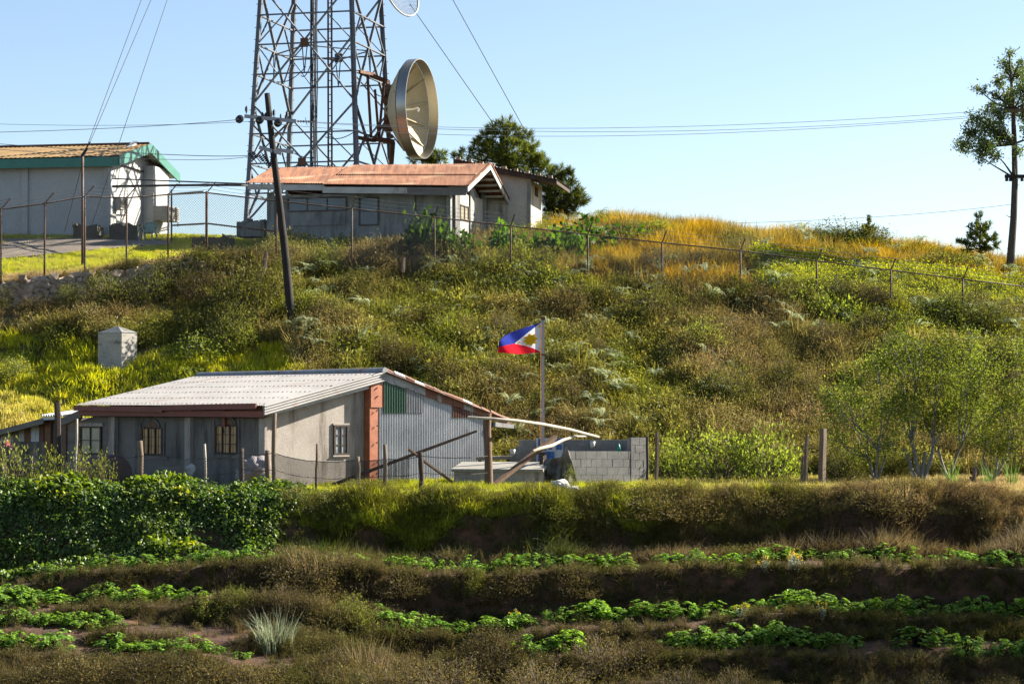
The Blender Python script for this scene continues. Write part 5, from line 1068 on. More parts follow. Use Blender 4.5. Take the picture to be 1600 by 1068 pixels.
def vineclump(seed, n, L):
    rnd = random.Random(seed); mb = MB()
    for k in range(n):
        a = rnd.uniform(0, 6.283); r_ = .45 * math.sqrt(rnd.random()); p = Vector((math.cos(a) * r_, math.sin(a) * r_, rnd.uniform(.0, .32) * (1.2 - r_)))
        n_ = Vector((rnd.gauss(0, .55), rnd.gauss(0, .55), 1)); d = n_.orthogonal(); d.rotate(Matrix.Rotation(rnd.uniform(0, 6.28), 3, n_.normalized())); s = L * rnd.uniform(.6, 1.25)
        sd_ = d.normalized().cross(n_.normalized()).normalized() * s * .5; d = d.normalized() * s; dn_ = n_.normalized() * s * .16; lv = rnd.random()
        mb.add([p - d * .4, p - d * .15 + sd_, p + d * .25 + sd_ * .7 - dn_, p + d * .6 - dn_ * 2, p + d * .25 - sd_ * .7 - dn_, p - d * .15 - sd_, p + dn_], [(6, 0, 1), (6, 1, 2), (6, 2, 3), (6, 3, 4), (6, 4, 5), (6, 5, 0)], 0, lv)
    return mb
PR_G = [proto(tuft(s, 30, .46, .24, .034, .75), 'grass tuft proto', LM['blade']) for s in range(4)]
PR_L = [proto(tuft(20 + s, 46, .22, .30, .026, .6, 2), 'lawn tuft proto', LM['lawn']) for s in range(3)]
PR_D = [proto(tuft(40 + s, 30, .78, .20, .024, .65), 'tall grass proto', LM['blade']) for s in range(3)]
PR_H = [proto(tuft(140 + s, 26, .75, .22, .030, 1.25, 4), 'hanging grass proto', LM['blade']) for s in range(4)]
PR_W = [proto(weed(60 + s, 10, .6, 20, .10, .05, 4), 'weed proto', [LM['weed'], LM['stem']]) for s in range(4)]
PR_F = [proto(weed(70 + s, 14, .6, 24, .055, .026, 8), 'fine weed proto', [LM['weed'], LM['stem']]) for s in range(4)]
PR_V = [proto(vineclump(80 + s, (70, 46, 36, 26)[s], (.085, .115, .14, .175)[s]), 'vine proto', LM['vine']) for s in range(4)]
def scatter(name, pts, protos, label=None, cat=None, kind='stuff'):
    """pts: (location, (rx, ry, rz), scale, proto index, tint)"""
    me = bpy.data.meshes.new(name); n = len(pts)
    me.vertices.add(n); me.vertices.foreach_set('co', np.array([p[0] for p in pts], np.float32).ravel())
    a = me.attributes.new('rot', 'FLOAT_VECTOR', 'POINT'); a.data.foreach_set('vector', np.array([p[1] for p in pts], np.float32).ravel())
    a = me.attributes.new('scl', 'FLOAT_VECTOR', 'POINT'); a.data.foreach_set('vector', np.array([(p[2],) * 3 if not hasattr(p[2], '__len__') else p[2] for p in pts], np.float32).ravel())
    a = me.attributes.new('idx', 'INT', 'POINT'); a.data.foreach_set('value', np.array([p[3] for p in pts], np.int32))
    a = me.attributes.new('tint', 'FLOAT_COLOR', 'POINT'); a.data.foreach_set('color', np.array([(*p[4], 1) for p in pts], np.float32).ravel())
    o = bpy.data.objects.new(name, me); COL.objects.link(o)
    c = bpy.data.collections.new(name + ' sources')
    srcs = []
    for k, q in enumerate(protos):
        d = bpy.data.objects.new('%s source %02d' % (name, k), q.data); c.objects.link(d)
    ng = bpy.data.node_groups.new(name, 'GeometryNodeTree'); ng.interface.new_socket('Geometry', in_out='INPUT', socket_type='NodeSocketGeometry'); ng.interface.new_socket('Geometry', in_out='OUTPUT', socket_type='NodeSocketGeometry')
    N = ng.nodes; L = ng.links; gi = N.new('NodeGroupInput'); go_ = N.new('NodeGroupOutput'); ip = N.new('GeometryNodeInstanceOnPoints'); ci = N.new('GeometryNodeCollectionInfo')
    ci.inputs['Collection'].default_value = c; ci.inputs['Separate Children'].default_value = True; ci.inputs['Reset Children'].default_value = True
    def na(nm, t): x = N.new('GeometryNodeInputNamedAttribute'); x.data_type = t; x.inputs['Name'].default_value = nm; return x.outputs['Attribute']
    L.new(gi.outputs[0], ip.inputs['Points']); L.new(ci.outputs[0], ip.inputs['Instance']); ip.inputs['Pick Instance'].default_value = True
    L.new(na('idx', 'INT'), ip.inputs['Instance Index']); er = N.new('FunctionNodeEulerToRotation'); L.new(na('rot', 'FLOAT_VECTOR'), er.inputs[0]); L.new(er.outputs[0], ip.inputs['Rotation']); L.new(na('scl', 'FLOAT_VECTOR'), ip.inputs['Scale'])
    L.new(ip.outputs[0], go_.inputs[0]); md = o.modifiers.new('scatter', 'NODES'); md.node_group = ng
    return tag(o, label, cat, None, kind)
def jit(c, rnd, a=.22):
    k = rnd.uniform(1 - a, 1 + a); return (c[0] * k * rnd.uniform(.92, 1.08), c[1] * k, c[2] * k * rnd.uniform(.85, 1.15))
def mixc(a, b, t): t = max(0, min(1, t)); return tuple(x + (y - x) * t for x, y in zip(a, b))
rnd = random.Random(11)
def slope(x, Y):
    gx = (ground(x + .25, Y) - ground(x - .25, Y)) / .5; gy = (ground(x, Y + .25) - ground(x, Y - .25)) / .5; return gx, gy
def rot_on(x, Y, rnd, follow=.5, jitter=.15):
    gx, gy = slope(x, Y); gx = max(-1.2, min(1.2, gx)); gy = max(-1.2, min(1.2, gy))
    return (math.atan(gy) * follow + rnd.gauss(0, jitter), -math.atan(gx) * follow + rnd.gauss(0, jitter), rnd.uniform(0, 6.28))
def on_house(x, Y):                 # footprint of the house, shed and yard walls
    v = Vector((x, Y, 0)) - Vector((HC.x, HC.y, 0)); t = v.dot(dF); s_ = v.dot(dG)
    return (-.25 < t < 13.5 and -.1 < s_ < sEnd + .1)
def on_tin(x, Y):
    v = Vector((x, Y, 0)) - Vector((A2.x, A2.y, 0)); t = v.dot(rt2); q = v.dot(gd2); 
    if t0 - .3 < t < .3 and -.25 < q < DW + .3: return True
    v = Vector((x, Y, 0)) - Vector((A3.x, A3.y, 0)); t = v.dot(rt3); q = v.dot(gd3)
    if tl3 - .3 < t < .3 and -.3 < q < dq + .3: return True
    v = Vector((x, Y, 0)) - Vector((A.x, A.y, 0)); t = v.dot(rt); q = v.dot(gd); return t < .3 and -.3 < q < 8
def n2(x, Y, s, k=0.): return noise.noise(Vector((x * s, Y * s, k)))
# ---------------------------------------------------------------- the hillside
hg_pts, hw_pts, ridge, lawn, slawn = [], [], [], [], []
def road_at(px, Y):
    return px < 268 and np.interp(px, [-420, 0, 100, 200, 270], [94.5, 95.2, 96.6, 98.8, 100.6]) - .1 < Y < 102.4
mkc = Vector((mk0.x, mk0.y, 0))
for k in range(64000):
    Y = 74.2 + (112 - 74.2) * rnd.random() ** 1.15; px = rnd.uniform(-180, 1780); x = (px - 800) / F * Y
    if on_house(x, Y) or on_tin(x, Y): continue
    if (Vector((x, Y, 0)) - Vector((cen.x, cen.y, 0))).length < .95: continue
    z = ground(x, Y); _, py = pix((x, Y, z)); a = n2(x, Y, .35, 2.); b = n2(x, Y, .9, 7.); c = n2(x, Y, .16, 4.)
    plateau = px < 420 and Y > np.interp(px, [-200, 0, 150, 300, 420], [88.6, 88.9, 89.5, 90.6, 91.5])
    if plateau:
        if road_at(px, Y):
            if rnd.random() > .012: continue
        edge = Y - np.interp(px, [-200, 0, 150, 300, 420], [88.6, 88.9, 89.5, 90.6, 91.5])
        if edge < 1.3: lawn.append(((x, Y, z), rot_on(x, Y, rnd), rnd.uniform(.6, 1.2), rnd.randrange(3), jit(mixc(BRN, TAN, .5 + b), rnd)))
        else: lawn.append(((x, Y, z), rot_on(x, Y, rnd), rnd.uniform(.45, .85), rnd.randrange(3), jit(mixc(LIME, mixc(YG, TAN, .4), .3 + .9 * b), rnd)))
        continue
    if px > 860 and py < 455 + (px - 900) * .055 and Y > 91 - (px - 900) * .0005:     # golden ridge above the rail
        near_rail = py > np.interp(px, [900, 1600], [372, 452])
        if near_rail and px > 1180:
            col = mixc(YG, LIME, .4 + 1.5 * a)
            if rnd.random() < .7: hw_pts.append(((x, Y, z), rot_on(x, Y, rnd, .3), rnd.uniform(.7, 1.3), rnd.randrange(4), jit(col, rnd))); continue
        else: col = mixc(GOLD, mixc(BRN, OLV, .6), .42 + 1.1 * a + .6 * b)
        if 1270 < px < 1400 and py < 400 - abs(px - 1335) * .2 and Y > 98: col = DGR  # shade on the hump put into the grass tint
        ridge.append(((x, Y, z), rot_on(x, Y, rnd), rnd.uniform(.8, 1.35), rnd.randrange(7), jit(col, rnd))); continue
    lawnness = 0
    if px < 520:
        lawnness = 1 - max(0, (np.interp(px, [-200, 0, 110, 210, 300, 520], [528, 530, 540, 556, 548, 540]) - py) / 14)
        if px > 270: lawnness -= (px - 270) / 320
    if lawnness > .3 + .25 * b:
        col = mixc(LIME, TAN, max(0, (1 - px / 130)) * max(0, (py - 590) / 50) + max(0, b) * .5); col = mixc(col, (.50, .48, .05), .5)
        slawn.append(((x, Y, z), rot_on(x, Y, rnd, .6), rnd.uniform(.8, 1.5) * (1 + .4 * a), rnd.randrange(3), jit(col, rnd)))
        continue
    gap = n2(x, Y, 1.5, 21.) + .5 * n2(x, Y, 3.1, 5.)
    if gap < -.16 and rnd.random() < .8: continue
    dry = .44 + 1.1 * c + .6 * a
    if px < 420 and py < 545: dry += .35
    col = mixc(mixc(GR, YG, .72 + b * .9), mixc(BRN, TAN, .25 + .8 * b), dry)
    s_ = rnd.uniform(.75, 1.3) * (1 + .4 * a + .5 * max(0, gap))
    if px < 340 and 86.5 < Y: s_ *= .45 + .25 * (px > 120)
    if px < 130 and 86.8 < Y < 89.2 and rnd.random() < .35: continue
    if rnd.random() < .62: hg_pts.append(((x, Y, z), rot_on(x, Y, rnd, .3), s_, rnd.randrange(7), jit(col, rnd)))
    else: hw_pts.append(((x, Y, z), rot_on(x, Y, rnd, .3), s_, rnd.randrange(8) if dry < .55 else 4 + rnd.randrange(4), jit(mixc(col, OLV, .3), rnd)))
PR_GD = PR_G + PR_D
scatter('hill_grass', hg_pts, PR_GD, 'rough sunlit grass covering the hillside slope', 'grass')
scatter('hill_weeds', hw_pts, PR_W + PR_F, 'tangle of olive and brown weeds covering the hillside', 'weeds')
scatter('ridge_grass', ridge, PR_GD, 'golden dry grass along the ridge top beyond the fence', 'grass')
scatter('slope_lawn', slawn, PR_L, 'bright yellow-green grass on the slope around the concrete pillar', 'grass')
scatter('plateau_lawn', lawn, PR_L, 'short bright lawn around the gravel road on the plateau', 'grass')
# ---------------------------------------------------------------- terrace turf, banks, leafy bank
turf, bank, vine, bankw = [], [], [], []
vl = lambda px: 470 + 18 * math.sin(px * .05)
for k in range(19000):
    Y = 60.75 + 13.5 * rnd.random() ** 2.3; px = rnd.uniform(-150, 1750); x = (px - 800) / F * Y
    if on_house(x, Y) or (Y < 63.4 and px < 468): continue
    if px < 560 and rnd.random() < .5: continue
    z = ground(x, Y); b = n2(x, Y, .8, 3.); tanness = (px - 900) / 500 + b
    col = mixc(mixc((.46, .50, .06), YG, .5 + b), mixc(TAN, (.50, .36, .17), .4), tanness * .8)
    turf.append(((x, Y, z), rot_on(x, Y, rnd), rnd.uniform(.3, .55) * (1 + (1.3 * max(0, n2(x, Y, .55, 12.) + .2) if Y < 62.2 else 0)), rnd.randrange(6), jit(col, rnd)))
for k in range(17000):
    Y = 59.4 + 2.3 * rnd.random() ** 1.5; px = rnd.uniform(440, 1720); x = (px - 800) / F * Y; z = ground(x, Y)
    if px < 480 and rnd.random() < .6: continue
    u = (Y - 59.4) / 2.4; b = n2(x, Y, .6, 5.); lump = 1 + 1.1 * max(0, n2(x, Y, .55, 12.)); tanness = (px - 850) / 600 + b + (.65 - u)
    col = mixc(mixc(GR, YG, u + b), mixc(BRN, TAN, .3 + b), tanness); col = tuple(x_ * .6 for x_ in col)  # tint lowered below the turf's: the bank's shade is in the colour
    if u < .62 and n2(x, Y, 1.1, 14.) > .12 - .25 * u and rnd.random() < .85: continue
    gx, gy = slope(x, Y); rx = -R(rnd.uniform(25, 75)) * (1 - .6 * u)          # grass hangs out over the bank (towards the camera)
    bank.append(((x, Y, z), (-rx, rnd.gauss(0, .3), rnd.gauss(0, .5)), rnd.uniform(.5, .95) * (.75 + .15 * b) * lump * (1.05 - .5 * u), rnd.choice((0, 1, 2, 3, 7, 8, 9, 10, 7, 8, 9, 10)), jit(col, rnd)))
    if rnd.random() < .16: bankw.append(((x, Y, z), (rnd.gauss(.3, .2), rnd.gauss(0, .2), rnd.uniform(0, 6.3)), rnd.uniform(.35, .75), 4 + rnd.randrange(4), jit(mixc(OLV, BRN, tanness), rnd)))
for k in range(6200):
    Y = rnd.uniform(59.0, 63.0) if rnd.random() < .75 else rnd.uniform(60.8, 62.6); px = rnd.uniform(-200, 520); x = (px - 800) / F * Y
    if px > 400 + (Y - 59.4) / 2.6 * 112 + 30 * n2(px * .02, Y, 1.5): continue
    z = ground(x, Y); b = n2(x, Y, .7, 8.)
    gx, gy = slope(x, Y); vine.append(((x, Y, z), (math.atan(min(gy, 1.5)) * .75 + rnd.gauss(0, .4), rnd.gauss(0, .4), rnd.uniform(0, 6.3)), rnd.uniform(.4, 1.0) * (1 + .7 * b) * (.72 if gy > .7 else 1) * min(1, .45 + max(0, 520 - px) / 220), rnd.randrange(4), jit(mixc((.75, .85, .9), (1.35, 1.15, .8), .5 + 1.2 * b) if rnd.random() > .05 else (2.2, 1.5, .9), rnd, .3)))
scatter('terrace_turf', turf, PR_G[:3] + PR_L, 'short grass on the flat house terrace and its edge', 'grass')
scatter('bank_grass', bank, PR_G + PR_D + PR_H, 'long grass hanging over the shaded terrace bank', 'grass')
scatter('bank_weeds', bankw, PR_W + PR_F, 'brown weeds rooted in the shaded terrace bank', 'weeds')
scatter('leafy_bank', vine, PR_V, 'dense heart-leaved creeper covering the bank below the house', 'ground cover')
# lower terraces: dry grass on every riser, sparse weeds on the beds
low, loww = [], []
for k in range(36000):
    Y = rnd.uniform(48.5, 59.4); px = rnd.uniform(-150, 1750); x = (px - 800) / F * Y; z = ground(x, Y); gx, gy = slope(x, Y); b = n2(x, Y, .7, 6.); mid = math.exp(-((px - 520 + (59 - Y) * -6) / 85) ** 2)
    steep = gy > .42
    if not steep and Y > 51.8 and rnd.random() > (.03 + .7 * mid + max(0, b) * .12): continue
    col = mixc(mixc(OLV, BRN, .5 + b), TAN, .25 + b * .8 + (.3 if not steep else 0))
    col = tuple(x_ * .42 for x_ in col)  # shade of the lower terraces put into the plant tint
    r_ = (R(rnd.uniform(15, 60)), rnd.gauss(0, .3), rnd.gauss(0, .6)) if steep else rot_on(x, Y, rnd, .3, .25)
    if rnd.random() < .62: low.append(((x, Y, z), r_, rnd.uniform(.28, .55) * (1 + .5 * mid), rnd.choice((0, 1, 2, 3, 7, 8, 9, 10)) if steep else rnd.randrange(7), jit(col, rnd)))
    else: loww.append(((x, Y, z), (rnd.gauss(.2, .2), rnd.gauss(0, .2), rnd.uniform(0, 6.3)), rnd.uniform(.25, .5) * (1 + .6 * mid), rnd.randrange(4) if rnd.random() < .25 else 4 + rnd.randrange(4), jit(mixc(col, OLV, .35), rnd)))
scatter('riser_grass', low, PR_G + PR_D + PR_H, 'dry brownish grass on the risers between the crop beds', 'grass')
scatter('riser_weeds', loww, PR_W + PR_F, 'low olive weeds on the risers between the crop beds', 'weeds')
# ---------------------------------------------------------------- shrubs one can tell apart
def bushmesh(name, seed, mat, ncl, nleaf, L, W_, ragged=.30, open_=.16):
    rnd = random.Random(seed); mb = MB(); R0 = .8; Hh = 1.0
    for k in range(ncl):
        d = rv(rnd).normalized(); d.z = abs(d.z) * .95 - .08
        r_ = (.42 + .58 * rnd.random() ** .45) * (1 + ragged * noise.noise(d * 1.6 + Vector((seed, 0, 0))))
        c = Vector((d.x * R0 * r_, d.y * R0 * r_, max(.04, .12 + d.z * (Hh - .12) * r_)))
        mb.tube([Vector((d.x * .1, d.y * .1, -.1)), c * .55 + rv(rnd) * .03, c], [.014, .008, .004], 3, 1, False)
        tone = rnd.uniform(-.28, .28)
        for j in range(nleaf):
            p = c + rv(rnd) * open_ * .62; 
            if p.z < .0: continue
            mb.leaf(p, d + rv(rnd) * .8 + Vector((0, 0, .45)), rv(rnd), L * rnd.uniform(.6, 1.3), W_ * rnd.uniform(.7, 1.3), max(0, min(1, rnd.random() + tone)), 0)
        for j in range(3): p = c + d * rnd.uniform(.02, .16); mb.tube([c, p + rv(rnd) * .04], [.004, .002], 3, 1, False)
    return mb.build(name + ' source', [mat, LM['twig']], link=False).data
BM = {t: [bushmesh(t, s + 10 * i, LM[m_], ncl, nl, L, W_, rg, op) for s in range(n)] for i, (t, m_, n, ncl, nl, L, W_, rg, op) in enumerate((
    ('brown', 'bushbrown', 4, 170, 32, .05, .02, .42, .17), ('green', 'bushgreen', 3, 120, 22, .075, .034, .40, .17), ('dark', 'bushdark', 3, 190, 26, .06, .026, .40, .17),
    ('leafy', 'tree', 3, 80, 22, .08, .042, .5, .20), ('squash', 'squash', 3, 70, 8, .15, .13, .55, .20), ('open', 'bushgreen', 2, 46, 12, .075, .045, .6, .18), ('fine', 'bushgreen', 2, 150, 24, .05, .02, .4, .17)))}
rb = random.Random(77)
def bush(name, label, px, py, wpx, hpx, kind, group=None, Y=None, cat='shrub', sink=.06):
    b = hit(px, py) if Y is None else gp(px, Y); s = b.y / F; sc = wpx * s / 1.6; sh = hpx * s / 1.0
    me = rb.choice(BM[kind]); o = bpy.data.objects.new(name, me); COL.objects.link(o); o.location = b + Vector((0, sc * .3, -sink)); o.scale = (sc, sc, sh); o.rotation_euler = (0, 0, rb.uniform(0, 6.28)); return tag(o, label, cat, group)
for args in (
 ('shrub', 'huge dark shrub left of the leaning pole with its shaded side towards the wall', 385, 512, 135, 108, 'dark'),
 ('shrub', 'tall olive shrub covering the end of the stone retaining wall', 272, 463, 95, 72, 'dark'),
 ('shrub', 'brown fringed shrub between the huge dark shrub and the wall end', 312, 474, 80, 60, 'brown'),
 ('shrub', 'wide pale olive shrub growing against the middle of the stone wall', 160, 478, 100, 62, 'fine'),
 ('shrub', 'olive green shrub right beside the wide one on the stone wall', 222, 482, 90, 70, 'fine'),
 ('shrub', 'small shrub topping the stone wall under a fence post', 207, 432, 48, 34, 'dark'),
 ('shrub', 'narrow upright shrub on the stone wall between two fence posts', 178, 446, 36, 40, 'dark'),
 ('shrub', 'small round shrub at the bare end of the stone wall', 106, 478, 42, 40, 'fine'),
 ('shrub', 'shrub cut by the picture edge in front of the stone wall', 4, 484, 56, 40, 'dark'), ('shrub', 'low brown shrub before the bare stretch of the stone wall', 62, 490, 74, 34, 'brown'),
 ('shrub', 'leafy green shrub on the slope up from the concrete pillar cap', 92, 548, 90, 46, 'green'),
 ('shrub', 'bright leafy shrub at the edge of the lawn below the stone wall', 20, 596, 76, 44, 'green'),
 ('shrub', 'broad leafy shrub on the slope directly above the pale tin roof', 310, 562, 110, 46, 'leafy'),
 ('shrub', 'low leafy shrub between the concrete pillar and the tin roof', 300, 596, 60, 30, 'leafy'),
 ('shrub', 'leafy shrub below the huge dark shrub', 372, 548, 90, 42, 'green'),
 ('shrub', 'low olive shrub touching the foot of the utility pole', 490, 500, 90, 50, 'green'),
 ('shrub', 'rounded olive shrub on the slope over the ridge of the tin roof', 520, 560, 100, 56, 'fine'),
 ('shrub', 'brownish shrub upslope of the corrugated lean-to', 640, 585, 110, 56, 'brown'),
 ('shrub', 'rounded shrub upslope from the flag', 700, 540, 100, 54, 'fine'),
 ('shrub', 'dark leafy shrub below the squash vines on the upper slope', 800, 480, 110, 66, 'green'),
 ('shrub', 'dense leafy shrub on the upper slope under the fence vines', 858, 466, 110, 62, 'green'),
 ('shrub', 'fan shaped grassy shrub on the slope beneath the long fence', 1195, 492, 80, 54, 'brown'),
 ('shrub', 'shrub beside the eave of the corrugated lean-to', 792, 700, 56, 52, 'leafy'),
 ('shrub', 'leafy shrub directly behind the block wall pier', 1055, 752, 84, 76, 'leafy'),
 ('shrub', 'tall leafy shrub between the block wall and the orchard', 1130, 752, 110, 92, 'leafy'),
 ('shrub', 'leafy shrub next to the slim grey post', 1205, 752, 104, 100, 'leafy'),
 ('shrub', 'dark undergrowth shrub between the stout post and the first orchard trunk', 1322, 752, 80, 64, 'dark'),
 ('shrub', 'low dark shrub between the first two orchard trunks', 1400, 752, 60, 48, 'dark'),
 ('shrub', 'russet brown shrub behind the orchard trunks', 1478, 735, 110, 72, 'brown'),
 ('shrub', 'dark shrub on the slope at the orchard edge', 1585, 600, 110, 80, 'dark'),
 ('shrub', 'brown topped shrub on the crest of the big shaded bank', 1050, 812, 170, 50, 'brown'),
 ('shrub', 'brown shrub on the bank crest below the stout post', 1222, 808, 110, 42, 'brown'),
 ('shrub', 'wide brown shrub on the bank crest below the orchard', 1380, 806, 140, 44, 'brown'),
 ('shrub', 'low brown shrub on the bank crest near the picture edge', 1525, 808, 100, 38, 'brown'),
 ('shrub', 'olive shrub on the bank crest beneath the white boulder', 860, 806, 100, 36, 'fine'),
 ('shrub', 'mounded shrub on the bank between the creeper and the grass', 520, 812, 96, 48, 'fine'),
 ('shrub', 'tall feathery shrub on the ridge between the two sets of beds', 478, 945, 130, 84, 'brown'), ('shrub', 'olive shrub low on the ridge beside the silver grass', 545, 985, 84, 66, 'fine'), ('shrub', 'brown shrub where the ridge meets the big bank', 440, 905, 70, 44, 'brown'),
 ('shrub', 'feathery shrub in front of the tall one on the ridge', 450, 972, 100, 66, 'brown'), ('shrub', 'olive green shrub on the skyline right beside the outbuilding', 868, 352, 70, 36, 'green'), ('shrub', 'golden olive shrub on the skyline beyond the vines', 940, 356, 100, 32, 'fine'), ('shrub', 'olive shrub on the skyline where the ridge turns golden', 1020, 364, 90, 26, 'green'), ('shrub', 'green shrub on the golden ridge behind a fence post', 1160, 388, 90, 30, 'green'), ('shrub', 'olive shrub on the golden ridge below the dark thicket', 1300, 410, 110, 36, 'fine'), ('shrub', 'green shrub on the golden ridge near the young pine', 1490, 425, 110, 40, 'green'), ('shrub', 'dark shrub at the foot of the tall tree', 1592, 440, 70, 36, 'dark'),
 ('shrub', 'sunlit brown shrub on the ridge above the silver grass', 500, 985, 90, 60, 'brown'),
 ('shrub', 'olive shrub hanging over the first bed left of the bare soil', 628, 930, 100, 46, 'brown'),
 ('shrub', 'narrow olive shrub between bare soil and the widest bed shrub', 742, 928, 56, 46, 'fine'),
 ('shrub', 'wide olive shrub on the riser below the first potato row', 800, 935, 100, 52, 'brown'),
 ('shrub', 'rounded olive shrub farther along the riser below the first row', 905, 930, 96, 44, 'brown'),
 ('shrub', 'small sage shrub by the yellow flowers on the dark riser', 1150, 900, 50, 28, 'fine'),
 ('shrub', 'olive shrub half way down the middle terrace gully', 370, 945, 70, 38, 'fine'),
 ('shrub', 'yellowish shrub on the riser beside the gully', 330, 965, 70, 40, 'green'),
): bush(*args, group='shrubs of the slope and terraces')
# the many rounded mounds of scrub over the slope
rs = random.Random(123); q = 0
while q < 150:
    px = rs.uniform(300, 1600); py = rs.uniform(415, 640) + max(0, (px - 900) * .05)
    b = hit(px, py)
    if on_tin(b.x, b.y) or on_house(b.x, b.y) or b.y > 95 or (px < 520 and py > 545) or (px > 1270 and py > 600): continue
    w_ = rs.uniform(40, 112) * (1 if py > 470 else .8); kd = rs.choice((('fine', 'green', 'dark', 'brown') if px < 640 else ('brown', 'fine', 'brown', 'dark', 'fine') if px < 1150 and py > 460 else ('green', 'leafy', 'fine', 'dark', 'brown'))); zone = 0 if px < 640 else 1 if px < 900 else 2 if px < 1200 else 3
    o = bush('shrub', ('%s scrub mound on the slope ' % {'fine': 'olive', 'brown': 'brownish', 'green': 'green leafy', 'dark': 'dark olive', 'leafy': 'broad leafy'}[kd]) + ('between the utility pole and the house ridge', 'around and above the flag', 'behind and above the block walls', 'above the orchard trees')[zone], px, py + 8, w_, w_ * rs.uniform(.5, .78), kd, 'scrub mounds on the slope'); q += 1
BB = [(40, 1090, 120, 46), (130, 1082, 140, 64), (222, 1076, 150, 66), (318, 1080, 150, 64), (410, 1082, 140, 60), (520, 1062, 90, 50), (565, 1008, 80, 48), (610, 1080, 130, 66), (690, 1082, 160, 82), (770, 1040, 110, 66), (850, 1084, 160, 72), (950, 1066, 150, 80), (1010, 1032, 90, 40), (1070, 1086, 140, 56), (1150, 1084, 110, 58), (1245, 1090, 120, 44), (1340, 1094, 120, 46), (1455, 1092, 110, 52), (1560, 1090, 100, 54)]
wh = ['at the corner below the lowest bed', 'under the first potato plants of the lowest bed', 'below the gap in the lowest bed', 'below the end of the lowest bed', 'below the silver grass', 'beside the dark gully under the silver grass', 'just under the potato plants by the gully', 'next to the dark gully at the picture bottom', 'below the sage plants of the middle bed', 'poking up between two potato clumps', 'below the isolated wide potato clump', 'topped with red brown twigs left of the long lower row', 'touching the start of the long lower row', 'below the long lower row', 'under the bare soil patch', 'under the end of the long lower row', 'between two lone potato plants', 'under the lone sunlit potato plant', 'at the picture corner beyond the lone potato plant']
for (a, b, c, d), w_ in zip(BB, wh): bush('shrub', 'feathery brown shrub ' + w_, a, b, c, d, 'brown', 'feathery shrubs along the lowest terrace', Y=50.6 if b > 1070 else None)
for a, l_ in (((664, 412, 84, 92, 'squash'), 'tall broad-leaved vine climbing the fence before the rusty roofed wall'), ((705, 414, 84, 66, 'squash'), 'broad-leaved vine beneath the gable window'), ((748, 412, 50, 44, 'open'), 'thin pale vine before the white gable panel'), ((790, 410, 76, 70, 'squash'), 'dark broad-leaved vine at the fence post by the tall outbuilding'), ((835, 408, 60, 40, 'squash'), 'broad-leaved vine under the outbuilding corner'), ((878, 412, 90, 72, 'squash'), 'broad-leaved vine crossing the top rail beside the outbuilding'), ((925, 398, 96, 64, 'squash'), 'broad-leaved vine spilling over the rail onto the golden ridge'), ((985, 384, 100, 36, 'squash'), 'long low vine tip lying on the golden ridge'), ((895, 352, 110, 34, 'fine'), 'pale feathery shrub on the skyline beside the outbuilding'), ((1335, 384, 130, 44, 'dark'), 'thicket coloured dark for shade on the skyline hump'), ((1285, 386, 70, 34, 'dark'), 'low thicket coloured dark for shade at the start of the skyline hump'), ((1380, 390, 70, 36, 'dark'), 'low thicket coloured dark for shade at the end of the skyline hump'), ((1440, 402, 110, 34, 'fine'), 'pale ferny thicket on the skyline before the little pine')):  # the skyline hump's shade is put into the thickets' dark leaves
    bush('vine' if a[4] in ('squash', 'open') else 'shrub', l_, *a[:4], a[4], 'vines on the fence' if a[4] in ('squash', 'open') else None, cat='vine' if a[4] in ('squash', 'open') else 'shrub')
for (px, py, w_, h_), l_ in (((18, 752, 84, 100), 'leafy garden shrub with a pink flower at the picture edge'), ((75, 756, 66, 84), 'sparse yellow-green garden shrub before the shed wall'), ((118, 756, 84, 82), 'sparse garden shrub below the porch window'), ((160, 756, 56, 76), 'thin yellow-leaved garden shrub before the maroon tank')):
    bush('garden_shrub', l_, px, py, w_, h_, 'open', 'garden shrubs before the shed', Y=62.6, cat='shrub')
mb = MB(); r5 = random.Random(5); c = P(11, 694, 62.5)
for k in range(26): mb.leaf(c + rv(r5) * .05, rv(r5), rv(r5), .06, .045, r5.random())
tag(mb.build('flower', LM['pink'], origin=c), 'pink flower head on the garden shrub at the picture edge', 'flower')
# ---------------------------------------------------------------- ferns
def fernmesh(seed, nf):
    rnd = random.Random(seed); mb = MB()
    for k in range(nf):
        a = 6.283 * k / nf + rnd.uniform(-.4, .4); out = Vector((math.cos(a), math.sin(a), 0)); Lf = rnd.uniform(.6, 1.05); lift = rnd.uniform(.65, 1.05); sd_ = Vector((-out.y, out.x, 0)); pts = []; lv = rnd.uniform(.2, 1)
        for j in range(9): u = j / 8; pts.append(out * (Lf * (.25 * u + .75 * u * u * .9)) + Vector((0, 0, Lf * (lift * 1.5 * u - (lift * 1.25) * u ** 2.4))))
        mb.tube(pts, [.008 - .0007 * j for j in range(9)], 3, 0, False, .3)
        for j in range(2, 26):
            u = j / 26; i = min(int(u * 8), 7); p = pts[i] + (pts[i + 1] - pts[i]) * (u * 8 - i); t_ = (pts[i + 1] - pts[i]).normalized(); lp_ = .15 * math.sin(math.pi * min(1, u * .93 + .08)) ** .8
            for s_ in (-1, 1):
                d = sd_ * s_ + t_ * .55 - Vector((0, 0, .25)); n_ = t_.cross(sd_)
                mb.leaf(p + d.normalized() * lp_ * .5, d, n_ + rv(rnd) * .15, lp_, .026, max(0, min(1, lv + rnd.uniform(-.2, .2))))
    return mb.build('fern source', [LM['fern']], link=False).data
FM = [fernmesh(s, 5 + s % 3) for s in range(5)]
rf = random.Random(31); nfern = 0
